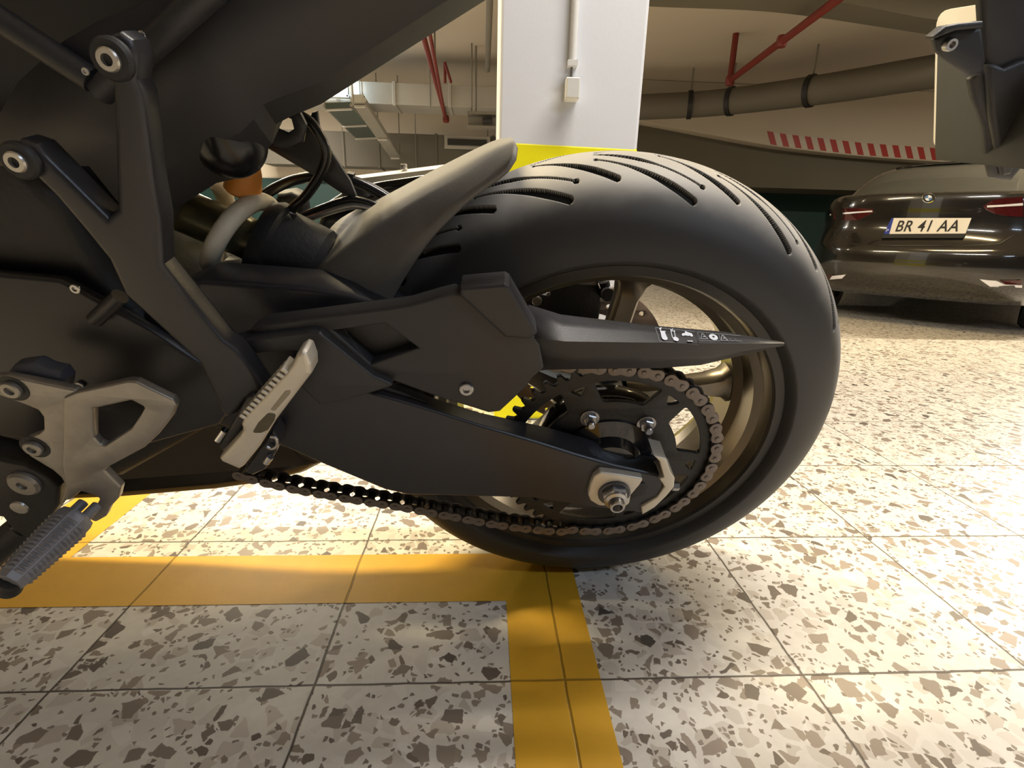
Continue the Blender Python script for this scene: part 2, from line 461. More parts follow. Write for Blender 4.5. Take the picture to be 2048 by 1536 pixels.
# red and white tape along the lower edge
V, F, mi = [], [], []
def at_edge(px_, up):
    y = np.interp(px_, [1420, 1560, 1720, 1890, 2100], [269, 294, 312, 324, 335])
    p = on_y(px_, y-1, RY); return Vector((p.x, RY-0.004, p.z+0.008+up))
N_ = 29
for i in range(N_):
    a, c = 1541+(i/N_)*360, 1541+((i+1)/N_)*360
    hgt = 0.165; sl = -11
    q = [at_edge(a, 0), at_edge(c, 0), at_edge(c+sl, hgt), at_edge(a+sl, hgt)]
    o = len(V); V += q+[v+Vector((0, 0.003, 0)) for v in q]; F += [(o, o+1, o+2, o+3), (o+4, o+7, o+6, o+5), (o, o+4, o+5, o+1), (o+3, o+2, o+6, o+7)]; mi += [i % 2]*4
REDT = mat('red_tape', (0.42, 0.045, 0.035), 0.5, var=0.05); WHT = mat('white_tape', (0.62, 0.55, 0.46), 0.5, var=0.05)
ht = pm('hazard_tape', V, F, [REDT, WHT], None, None)
for p, k in zip(ht.data.polygons, mi): p.material_index = k
tag(ht, 'red and white striped warning tape along the curved ramp edge', 'warning tape')

# ---- ceiling beam curving across the top right, its unlit underside put into the colour
def slab(name, front, back, z, hgt, m):
    A = catmull([on_z(x, y, z) for x, y in front], 6); B = catmull([on_z(x, y, z) for x, y in back], 6)
    n = len(A); V = []; F = []
    for p in A: V += [p]
    for p in B: V += [p]
    for p in A: V += [p+Vector((0, 0, hgt))]
    for p in B: V += [p+Vector((0, 0, hgt))]
    for i in range(n-1):
        F += [(i, i+1, n+i+1, n+i), (i, 2*n+i, 2*n+i+1, i+1), (n+i, n+i+1, 3*n+i+1, 3*n+i), (2*n+i, 3*n+i, 3*n+i+1, 2*n+i+1)]
    F += [(0, n, 3*n, 2*n), (n-1, 3*n-1, 4*n-1, 2*n-1)]
    return pm(name, V, F, m, None, 30)
bz = 2.28
cb_ = slab('trim_4', [(1180, -60), (1320, -45), (1500, -18), (1680, 4), (1850, 36), (1990, 52), (2150, 60)],
           [(1180, 6), (1320, 14), (1500, 21), (1620, 33), (1760, 54), (1885, 72), (2050, 84)], bz, CEIL-bz-0.003, OLIVE_SHADE)
tag(cb_, kind='structure')

# ---- ducts, trays and pipes hung from the ceiling
def duct(name, px0, px1, ytop, ybot, Y, dep, m, label, cat='duct'):
    a = on_y(px0, (ytop[0]), Y); b_ = on_y(px1, ytop[1], Y); c = on_y(px0, ybot[0], Y)
    zt = (a.z+b_.z)/2; zb = on_y((px0+px1)/2, (ybot[0]+ybot[1])/2, Y).z
    root = empty(name, ((a.x+b_.x)/2, Y+dep/2, zb))
    L0 = Vector((root.location))
    tag(root, label, cat)
    def sub(nm, lo, hi, mm, bv=0.004):
        return box(nm, Vector(lo)-L0, Vector(hi)-L0, mm, root, bv)
    sub('duct_body', (a.x, Y, zb), (b_.x, Y+dep, zt), m)
    n = 5
    for i in range(1, n):
        x = a.x+(b_.x-a.x)*i/n
        sub('flange', (x-0.02, Y-0.015, zb-0.015), (x+0.02, Y+dep+0.015, zt+0.015), m)
    for i in range(1, 4):
        x = a.x+(b_.x-a.x)*(i/4+0.03)
        V1, F1 = tube_data([(x-L0.x, Y-0.03-L0.y, zb-0.02-L0.z), (x-L0.x, Y-0.03-L0.y, CEIL-L0.z)], 0.008, 6)
        pm('hanger_rod', V1, F1, GALVD, root, None)
    return root
duct('ventilation_duct', 560, 1120, (163, 172), (206, 216), 7.4, 0.5, GALV, 'pale ventilation duct running left of the pillar under the ceiling')
lowd = duct('service_duct', 520, 1100, (262, 272), (334, 338), 9.0, 0.42, mat('dull_duct', (0.125, 0.115, 0.092), 0.65, var=0.15, scale=3), 'dull grey service duct low on the back wall behind the mudguard')
g = empty('air_grille', on_y(934, 284, 8.98))
tag(g, 'dark slotted air grille with pale frame on the grey duct', 'grille')
def rel(e, p): return Vector(p)-Vector(e.location)
ga, gb = on_y(889, 271, 8.98), on_y(980, 301, 8.98)
box('grille_frame', rel(g, (ga.x, 8.93, gb.z)), rel(g, (gb.x, 8.955, ga.z)), GALV, g, 0.003)
gd = 0.05
GSLAT = mat('grille_slat_paint', (0.055, 0.052, 0.045), 0.6)
box('grille_core', rel(g, (ga.x+gd, 8.92, gb.z+gd)), rel(g, (gb.x-gd, 8.94, ga.z-gd)), mat('grille_dark', (0.03, 0.03, 0.026), 0.7), g)
for i in range(5):
    z = gb.z+gd+(ga.z-gb.z-2*gd)*(i+0.5)/5
    box('grille_slat', rel(g, (ga.x+gd, 8.905, z-0.006)), rel(g, (gb.x-gd, 8.925, z+0.006)), GSLAT, g)
# perforated box left of the pillar
e = empty('valve_box', on_y(970, 240, 7.0)); tag(e, 'small grey open valve bracket hung beside the pillar', 'bracket')
va, vb = on_y(935, 228, 7.0), on_y(1010, 258, 7.0)
box('back_plate', rel(e, (va.x, 7.0, vb.z)), rel(e, (vb.x, 7.02, va.z)), GALVD, e, 0.004)
for z_ in (vb.z, va.z): box('rim', rel(e, (va.x, 6.9, z_-0.015)), rel(e, (vb.x, 7.0, z_+0.015)), GALVD, e, 0.003)
pm('hanger_rod', *tube_data([rel(e, (va.x+0.05, 7.01, va.z)), rel(e, (va.x+0.05, 7.01, CEIL))], 0.009, 6), GALVD, e, None)
pm('valve_wheel', *tube_data([rel(e, on_y(965, 241, 6.9)), rel(e, on_y(985, 241, 6.9))], 0.035, 10), DARK, e)
# cable tray running away from the viewer on the left
zt = 1.76
def tray_quad(name, q, z, th, m, label, cat='cable tray'):
    P = [on_z(x, y, z) for x, y in q]; c = sum(P, Vector())/4
    r = empty(name, c); tag(r, label, cat)
    V = [p-c for p in P]+[p-c+Vector((0, 0, th)) for p in P]
    pm('tray_floor', V, [(0, 1, 2, 3), (4, 7, 6, 5), (0, 4, 5, 1), (1, 5, 6, 2), (2, 6, 7, 3), (3, 7, 4, 0)], m, r, None)
    for k in (0, 2):
        pm('hanger_rod', *tube_data([V[k], Vector((V[k].x, V[k].y, CEIL-c.z))], 0.008, 6), GALVD, r, None)
    for a, b_ in ((0, 3), (1, 2)):
        pm('side_rail', *tube_data([V[a]+Vector((0, 0, 0.02)), V[b_]+Vector((0, 0, 0.02))], 0.022, 6), GALVD, r, None)
    for t in (0.02, 0.5, 0.98):
        pm('rung', *tube_data([V[0].lerp(V[3], t)-Vector((0, 0, .01)), V[1].lerp(V[2], t)-Vector((0, 0, .01))], 0.016, 6), GALV, r, None)
    return r
GREEN = mat('dark_green_tray', (0.045, 0.060, 0.048), 0.6, var=0.1)
tray_quad('cable_tray', [(650, 216), (703, 214), (757, 275), (712, 277)], zt, 0.05, GREEN, 'dark green cable tray with pale rungs left of the mudguard')
tray_quad('steel_channel', [(706, 205), (728, 205), (800, 316), (783, 316)], 1.50, 0.06, GALVD, 'grey steel channel running beside the green cable tray', 'channel')
# red sprinkler pipes
def pipe(name, segs, r, m, label, cat='pipe', fit=()):
    c = Vector(segs[0][0]); e = empty(name, c); tag(e, label, cat)
    for s in segs: pm('pipe_run', *tube_data([Vector(p)-c for p in s], r, 10), m, e, 60)
    for p, rr in fit:
        V, F = lathe_data([(0, -rr), (rr*0.8, -rr), (rr, -rr*.5), (rr, rr*.5), (rr*.8, rr), (0, rr)], Vector(p)-c, (0, 0, 1), 12)
        pm('coupling', V, F, m, e, 40)
    return e
def up(p, z=CEIL): return Vector((p.x, p.y, z))
zp = 2.15
p0, p1 = on_z(1460, 161, zp), on_z(1700, -20, zp)
pm_ = p0.lerp(p1, 0.55)
pipe('sprinkler_pipe', [[p0, p1], [p0, up(p0)]], 0.032, REDP, 'dark red sprinkler pipe with a dropped end right of the pillar', fit=((p0, 0.048), (pm_, 0.045)))
q0, q1 = on_z(892, 238, 1.97), on_z(838, 40, 1.97)
pipe('sprinkler_pipe', [[q0, q1], [q1, up(q1)]], 0.024, REDP, 'red sprinkler pipe running to the ceiling between seat and pillar', fit=((q0, 0.045),))
q2, q3 = on_z(889, 226, 1.89), on_z(858, 60, 1.89)
pipe('sprinkler_pipe', [[q2, q3], [q3, up(q3)]], 0.016, REDP, 'thinner red pipe crossing the red sprinkler pipe left of the pillar')
z_ = 2.2
a0 = on_z(890, 166, z_)
pipe('pipe_bracket', [[a0, up(a0, 2.42)], [up(a0, 2.42), on_z(902, 165, z_)]], 0.018, REDP, 'short dark red bent bracket above the pale duct', 'bracket')
# the big grey pipe on the right, with its hanger clamps
zq = 1.95
gp = [on_y(1180, 215, 7.9), on_y(1290, 214, 7.7), on_y(1440, 205, 7.4)]
gp = gp+[on_y(1650, 178, 6.4), on_y(1890, 140, 5.6), on_y(2120, 110, 5.0)]
e = empty('drain_pipe', gp[0]); tag(e, 'large grey pipe hung under the ceiling in front of the ramp wall', 'pipe')
GP = catmull([p-gp[0] for p in gp], 8)
pm('pipe_run', *tube_data(GP, 0.155, 20), mat('grey_pvc', (0.15, 0.135, 0.105), 0.6, var=0.08, scale=4), e, 60)
for i in (6, 13, 17, 23):
    t = (GP[i+1]-GP[i-1]).normalized(); c = GP[i]
    V, F = lathe_data([(0.158, -0.03), (0.172, -0.03), (0.172, 0.03), (0.158, 0.03), (0.158, -0.03)], c, t, 20)
    pm('clamp', V, F, DARK, e, 30)
    V, F = tube_data([c+Vector((0, 0, 0.16)), Vector((c.x, c.y, CEIL-gp[0].z))], 0.011, 6)
    pm('hanger_rod', V, F, GALVD, e, None)
# free hanging rods by the pillar
for px_, py_, y2, z2, lab in ((952, 92, 235, 1.9, 'thin threaded rod hanging beside the pillar'), (869, 60, 170, 2.2, 'thin wire hanging above the pale duct')):
    a = on_z(px_, py_, CEIL)
    V, F = tube_data([a-a, Vector((0, 0, z2-CEIL))], 0.012, 6)
    o = pm('hanger_rod', V, F, GALVD, None, None); o.location = a; tag(o, lab, 'rod')
a = on_z(980, -10, 2.35); b_ = on_z(975, 140, 2.35)
pipe('conduit_run', [[a, b_]], 0.03, GALVD, 'grey conduit running under the ceiling just left of the pillar', 'conduit')

# ---- ceiling lamps
TUBE = mat('lamp_tube', (0.9, 0.9, 0.9), 0.4, emit=((1.0, 0.95, 0.85), 5.0)); LBODY = mat('lamp_body', (0.7, 0.7, 0.68), 0.5)
labs = ['ceiling tube lamp just beyond the motorcycle, left of the pillar', 'ceiling tube lamp over the floor right of the pillar', 'cool ceiling tube lamp behind the viewer on the right',
        'ceiling tube lamp between the motorcycle and the pale duct', 'ceiling tube lamp right of the parked car', 'ceiling tube lamp near the back wall on the left', 'ceiling tube lamp straight above the rear wheel']
for (lx, ly, lz, ll, lr, lw, lc), lb in zip(LAMPS, labs):
    e = empty('ceiling_lamp', (lx, ly, CEIL)); tag(e, lb, 'lamp', 'ceiling tube lamps')
    box('lamp_housing', (-ll/2-0.04, -0.07, -0.09), (ll/2+0.04, 0.07, -0.001), LBODY, e, 0.005)
    pm('lamp_tube', *tube_data([(-ll/2, 0, -0.105), (ll/2, 0, -0.105)], 0.014, 12), TUBE, e, 60)
# the lamp whose glare shows on the pale duct beside the seat
gl = on_y(683, 186, 7.32); gl.z = on_y(683, 200, 7.32).z
e = empty('wall_lamp', gl); tag(e, 'small bright lamp fixed to the pale duct beside the seat edge', 'lamp')
box('lamp_housing', (-0.55, -0.05, 0.02), (0.10, 0.04, 0.05), LBODY, e, 0.004)
pm('lamp_tube', *tube_data([(-0.5, -0.03, 0.16), (0.08, -0.03, 0.16)], 0.03, 12), mat('cool_lamp_tube', (0.9, 0.95, 1), 0.4, emit=((0.75, 0.90, 1.0), 9.0)), e, 60)
for x_ in (-0.5, 0.08): box('lamp_bracket', (x_-0.012, -0.05, 0.03), (x_+0.012, 0.0, 0.30), GALVD, e)
ld = bpy.data.lights.new('wall_lamp_light', 'POINT'); ld.energy = 7; ld.color = (0.7, 0.88, 1.0); ld.shadow_soft_size = 0.05
lo = bpy.data.objects.new('wall_lamp_light', ld); lo.location = gl+Vector((0.05, -0.16, 0.17)); COL.objects.link(lo)

# ---- the pillar, its conduit and junction box
A_ = on_y(997, 290, 1.410); B_ = on_y(1275, 297, 1.410)
A_.z = B_.z = 0
pu = Vector((1, 0, 0)); W_ = B_.x-A_.x; pn = Vector((0, 1, 0))
pil = empty('pillar', A_+pu*W_/2+pn*W_/2); pil.rotation_euler = (0, 0, math.atan2(pu.y, pu.x))
tag(pil, 'square pale grey concrete pillar with yellow bands behind the rear wheel', 'pillar')
zy = on_y(1000, 279, 1.401).z
PGREY = mat('pale_grey_wall_paint', (0.74, 0.765, 0.82), 0.7, var=0.05, scale=2.5, bump=0.12, bscale=90)
PYEL = mat('signal_yellow_paint', (0.97, 0.90, 0.0), 0.5, var=0.03)
def pbox(nm, z0, z1, m, grow=0.0):
    h = W_/2+grow
    return box(nm, (-h, -h, z0), (h, h, z1), m, pil, 0.008)
pbox('pillar_shaft', 0.0, CEIL-0.002, PGREY)
pbox('yellow_band', 0.002, 0.30, PYEL, 0.0012)
yb_ = pbox('yellow_band', 0.50, zy, PYEL, 0.0012)
for v in yb_.data.vertices:
    if v.co.z > 0.6 and v.co.x > 0: v.co.z -= 0.006          # the painted edge runs slightly downhill
def onp(px_, py_, off=0.0):
    """pixel onto the pillar's front face"""
    d = ray(px_, py_); n = Vector((pu.y, -pu.x, 0)); t = ((A_+n*off)-CAM).dot(n)/d.dot(n); return CAM+d*t
nf = Vector((pu.y, -pu.x, 0))
c0, c1 = onp(1143, 132), onp(1148, -30)
e = empty('conduit_pipe', c0); tag(e, 'thin white conduit running down the face of the pillar', 'conduit')
CW = mat('white_pvc', (0.74, 0.74, 0.72), 0.4, var=0.04)
pm('conduit_tube', *tube_data([nf*0.010, nf*0.010+Vector((0, 0, CEIL-0.005-c0.z))], 0.0088, 14), CW, e, 60)
Rp = Matrix.Rotation(math.atan2(pu.y, pu.x), 3, 'Z')
pm('pipe_collar', *box_data(nf*0.010+Vector((0, 0, 0.002)), 0.024, 0.022, 0.012, Rp), CW, e, None)
j0 = onp(1141, 184)
pm('wire', *tube_data([nf*0.006, nf*0.006+Vector((0, 0, (j0.z-c0.z)+0.02))], 0.003, 8), GALVD, e, 60)
e2 = empty('junction_box', j0); tag(e2, 'small white junction box on the pillar below the conduit', 'junction box')
o = pm('box_body', *box_data(nf*0.020, 0.0335, 0.040, 0.046, Rp), CW, e2, None)
bv = o.modifiers.new('bevel', 'BEVEL'); bv.width = 0.003; bv.segments = 3
o = pm('box_lid', *box_data(nf*0.041, 0.030, 0.003, 0.042, Rp), CW, e2, None)
bv = o.modifiers.new('bevel', 'BEVEL'); bv.width = 0.001

# ---- the parked car, seen from behind
CP = CAM+ray(1857, 455)*4.06
caz = math.atan2(ray(1857, 455).x, ray(1857, 455).y)+math.radians(5)
CARP = mat('dark_brown_grey_car_paint', (0.013, 0.0115, 0.010), 0.16, metal=0.1, var=0.08, scale=3, coat=1.0)
CGLASS = mat('dark_car_glass', (0.070, 0.068, 0.055), 0.12, var=0.05, coat=0.5)
CBLK = mat('black_car_trim', (0.012, 0.012, 0.012), 0.45)
REDL = mat('dark_red_lamp', (0.055, 0.006, 0.006), 0.12, var=0.15, coat=0.6)
REFL = mat('silver_strip', (0.80, 0.80, 0.88), 0.35, metal=0.2, var=0.05)
car = empty('car', (CP.x, CP.y, -DROP), -caz); tag(car, 'dark brown saloon car parked with its rear facing the motorcycle', 'car')
bpy.context.view_layer.update()
CM = car.matrix_world.inverted(); CAMC = CM @ CAM
def rayc(x, y): return (CM.to_3x3() @ ray(x, y))
def cpx(px_, py_, v=0.0):
    d = rayc(px_, py_); return CAMC+d*((v-CAMC.y)/d.y)
z_bot, z_lip = 0.24, cpx(1857, 383).z
z_roof = cpx(1870, 322, 1.5).z
def plan(n=22):
    P = []
    for k in range(n+1):                        # rear centre to the left side
        x = 0.93*(1-(1-k/n)**1.6); P.append((x, 0.70*(x/0.93)**6+0.03*(x/0.93)**2))
    P += [(0.945, 1.1), (0.95, 2.0), (0.94, 3.0), (0.90, 3.9), (0.76, 4.45), (0.40, 4.68), (0.0, 4.74)]
    return [(-x, y) for x, y in P[::-1]]+P[1:-1]
PL = plan()
lv = [(z_bot-0.03, 0.80, 0.22), (z_bot, 0.94, 0.06), (z_bot+0.10, 0.985, 0.0), (0.46, 1.0, -0.01), (0.60, 1.0, -0.01), (0.655, 1.0, 0.01), (0.69, 0.995, 0.05), (0.80, 0.985, 0.065), (0.93, 0.97, 0.050), (1.00, 0.95, 0.02), (z_lip-0.02, 0.925, 0.0), (z_lip, 0.90, 0.02), (z_lip+0.012, 0.86, 0.09), (z_lip+0.02, 0.70, 0.5), (z_lip+0.03, 0.3, 1.2)]
rows = []
for z, sc_, dy in lv:
    r = [Vector((x*sc_, 2.3+(y-2.3)*(1-(1-sc_)*0.5)+dy*max(0, 1-y/0.9)+(-dy*0.3 if dy > 0.2 and y > 4 else 0), z-(0.10 if z > 0.9 else 0.0)*max(0, (y-3.2)/1.5))) for x, y in PL]
    rows.append(r+[r[0]])
body = loft('car_body', rows, CARP, car, smooth=40)
bm = bmesh.new(); bm.from_mesh(body.data); bmesh.ops.remove_doubles(bm, verts=bm.verts, dist=1e-5)
bmesh.ops.holes_fill(bm, edges=bm.edges, sides=200); bmesh.ops.recalc_face_normals(bm, faces=bm.faces); bm.to_mesh(body.data); bm.free()
shade(body.data, 40)
rows = []
zb = z_lip-0.04
for s, w, zt in ((0.62, 0.66, zb+0.03), (0.95, 0.68, zb+(z_roof-zb)*0.50), (1.3, 0.66, zb+(z_roof-zb)*0.86), (1.75, 0.64, z_roof), (2.4, 0.63, z_roof+0.01), (2.9, 0.62, z_roof-0.08), (3.6, 0.62, zb+0.02)):
    h = [(w*1.16, zb), (w*1.10, zb+(zt-zb)*0.5), (w*0.98, zb+(zt-zb)*0.88), (w*0.70, zb+(zt-zb)*0.985), (0, zt)]
    rows.append([Vector((x, s, z)) for x, z in h+[(-x, z) for x, z in h[-2::-1]]])
loft('cabin_glass', rows, CGLASS, car, smooth=60, sub=2)
rows = []
for s, zt, w in ((1.45, z_roof-0.03, 0.50), (1.75, z_roof+0.004, 0.53), (2.4, z_roof+0.012, 0.53), (2.8, z_roof-0.04, 0.52)):
    rows.append([Vector((x, s, zt-0.03*(abs(x)/w)**3)) for x in np.linspace(-w, w, 9)])
loft('roof_panel', rows, CARP, car, thick=0.02, smooth=60)
bpy.context.view_layer.update()
def wdecal(name, polys, target, m, parent, off=0.004, thick=0.008):
    dg = bpy.context.evaluated_depsgraph_get(); te = target.evaluated_get(dg); me = te.to_mesh()
    T = BVHTree.FromPolygons([v.co.copy() for v in me.vertices], [tuple(p.vertices) for p in me.polygons])
    V, F = [], []
    for poly in polys:
        idx = []
        for x, y in poly:
            dd = rayc(x, y).normalized(); h = T.ray_cast(CAMC, dd)
            if h[0] is None: idx = None; break
            V.append(h[0]-dd*off); idx.append(len(V)-1)
        if idx: F.append(tuple(idx))
    o = pm(name, V, F, m, parent, None)
    if thick:
        s = o.modifiers.new('thickness', 'SOLIDIFY'); s.thickness = thick; s.offset = 0
    return o
def strip(top, bot):
    """quads between two pixel polylines of equal length"""
    return [[top[i], top[i+1], bot[i+1], bot[i]] for i in range(len(top)-1)]
tl = wdecal('tail_light', strip([(1648, 423), (1668, 419), (1690, 417), (1715, 416), (1746, 418)], [(1648, 433), (1668, 438), (1690, 441), (1715, 441), (1748, 425)]), body, REDL, car)
wdecal('light_strip', strip([(1660, 428), (1690, 425), (1715, 423), (1744, 421)], [(1660, 431), (1690, 428), (1715, 426), (1745, 424)]), body, REFL, tl, 0.012, 0.003)
tr = wdecal('tail_light', strip([(1966, 412), (1985, 400), (2010, 396), (2046, 394)], [(1972, 420), (1990, 428), (2012, 432), (2046, 434)]), body, REDL, car)
wdecal('light_strip', strip([(1974, 411), (2010, 409), (2046, 406)], [(1974, 415), (2010, 413), (2046, 411)]), body, REFL, tr, 0.012, 0.003)
rf = wdecal('reflector', [[(1664, 552), (1692, 549), (1684, 557), (1660, 559)]], body, REFL, car)
wdecal('red_lens', [[(1651, 553), (1666, 549), (1664, 552), (1658, 557)]], body, REDL, rf, 0.012, 0.003)
rf = wdecal('reflector', [[(1960, 559), (1993, 562), (2010, 569), (2044, 570), (2044, 575), (1980, 573)]], body, REFL, car)
wdecal('red_lens', [[(2000, 561), (2044, 560), (2044, 569), (2012, 568)]], body, REDL, rf, 0.012, 0.003)
wdecal('boot_seam', strip([(1680, 452), (1694, 478), (1706, 489), (1780, 492), (1900, 493), (2000, 488), (2030, 470)], [(1682, 452), (1697, 478), (1708, 487), (1780, 490), (1900, 491), (2000, 486), (2027, 470)]), body, CBLK, car, 0.003, 0.002)
wdecal('bumper_trim', strip([(1672, 583), (1720, 588), (1800, 593), (1900, 599), (2000, 604)], [(1672, 588), (1720, 595), (1800, 600), (1900, 606), (2000, 610)]), body, mat('grey_diffuser', (0.10, 0.09, 0.07), 0.35), car)
em = wdecal('emblem', [circ(1857, 396, 13.5, 10.5, 24, -0.15)], body, CHROME, car, 0.008, 0.008)
wdecal('emblem_face', [circ(1857, 396, 11.3, 8.6, 24, -0.15)], body, CBLK, em, 0.015, 0.004)
inner = circ(1857, 396, 7.2, 5.6, 24, -0.15)
wdecal('emblem_quarter', [[(1857, 396)]+inner[0:7], [(1857, 396)]+inner[12:19]], body, mat('blue_enamel', (0.05, 0.16, 0.42), 0.3), em, 0.020, 0.002)
wdecal('emblem_quarter', [[(1857, 396)]+inner[6:13], [(1857, 396)]+inner[18:24]+[inner[0]]], body, WHITE, em, 0.020, 0.002)
wdecal('model_badge', [[(2028, 375), (2034, 374), (2032, 379), (2026, 380)], [(2036, 374), (2042, 374), (2040, 379), (2034, 379)]], body, CHROME, car, 0.008, 0.004)
# number plate of the car
def pq(x, y, dy=0.0): return cpx(x, y, 0.045-dy)
np_ = pm('number_plate', [pq(1783, 436), pq(1943, 436), pq(1931, 467), pq(1767, 468)]+[pq(1783, 436)+Vector((0, .012, 0)), pq(1943, 436)+Vector((0, .012, 0)), pq(1931, 467)+Vector((0, .012, 0)), pq(1767, 468)+Vector((0, .012, 0))],
         [(0, 1, 2, 3), (4, 7, 6, 5), (0, 4, 5, 1), (1, 5, 6, 2), (2, 6, 7, 3), (3, 7, 4, 0)], mat('reflective_plate_white', (0.80, 0.77, 0.72), 0.4, var=0.02), car, None)
pm('plate_surround', [pq(1765, 468, -.004), pq(1932, 467, -.004), pq(1927, 476, -.004), pq(1763, 476, -.004)]+[pq(1765, 468, -.02), pq(1932, 467, -.02), pq(1927, 476, -.02), pq(1763, 476, -.02)],
   [(0, 1, 2, 3), (4, 7, 6, 5), (0, 4, 5, 1), (1, 5, 6, 2), (2, 6, 7, 3), (3, 7, 4, 0)], CBLK, car, None)
pm('plate_blue_band', [pq(1783, 436, .002), pq(1787.5, 436, .002), pq(1778.5, 468, .002), pq(1767, 468, .002)], [(0, 1, 2, 3)], mat('plate_blue', (0.015, 0.035, 0.30), 0.4), np_, None)
def text(name, s, px0, px1, py0, py1, m, parent, dy):
    cu = bpy.data.curves.new(name, 'FONT'); cu.body = s; cu.extrude = 0.0
    if s.startswith('BR'): cu.space_character = 1.08; cu.offset = 0.012
    t = bpy.data.objects.new('tmp', cu); COL.objects.link(t)
    dg = bpy.context.evaluated_depsgraph_get(); me = bpy.data.meshes.new_from_object(t.evaluated_get(dg))
    bpy.data.objects.remove(t)
    xs = [v.co.x for v in me.vertices]; ys = [v.co.y for v in me.vertices]
    a, b2, c, d = pq(px0, py1, dy), pq(px1, py1, dy), pq(px0+(py1-py0)*0.40, py0, dy), None
    for v in me.vertices:
        u = (v.co.x-min(xs))/(max(xs)-min(xs)); w = (v.co.y-min(ys))/(max(ys)-min(ys))
        v.co = a+(b2-a)*u+(c-a)*w
    me.materials.clear()
    return link(name, me, m, parent, None)
text('plate_characters', 'BR 41 AA', 1790, 1915, 441, 463, CBLK, np_, 0.003)
text('country_letter', 'P', 1771.5, 1776, 458, 463.5, WHITE, np_, 0.004)
for sx in (-1, 1):
    for sy in (0.95, 3.85):
        t = lathe('tyre', [(0.21, -0.10), (0.30, -0.11), (0.325, -0.08), (0.325, 0.08), (0.30, 0.11), (0.21, 0.10)], Vector((sx*0.80, sy, 0.325)), (1, 0, 0), RUBBER, car, 32, closed=True)
        lathe('hubcap', [(0.0, 0.085*sx), (0.10, 0.085*sx), (0.21, 0.095*sx), (0.212, 0.06*sx), (0.0, 0.05*sx)], Vector((sx*0.80, sy, 0.325)), (1, 0, 0), STEEL, t, 24)

# ================================================================== the motorcycle
bike = bpy.data.objects.new('motorcycle', None); COL.objects.link(bike); bike.empty_display_size = 0.2
bike.matrix_world = BM
tag(bike, 'black motorcycle leaning on its stand with the rear wheel toward the pillar', 'motorcycle')
YA = Vector((0, 1, 0)); YN = Vector((0, -1, 0))

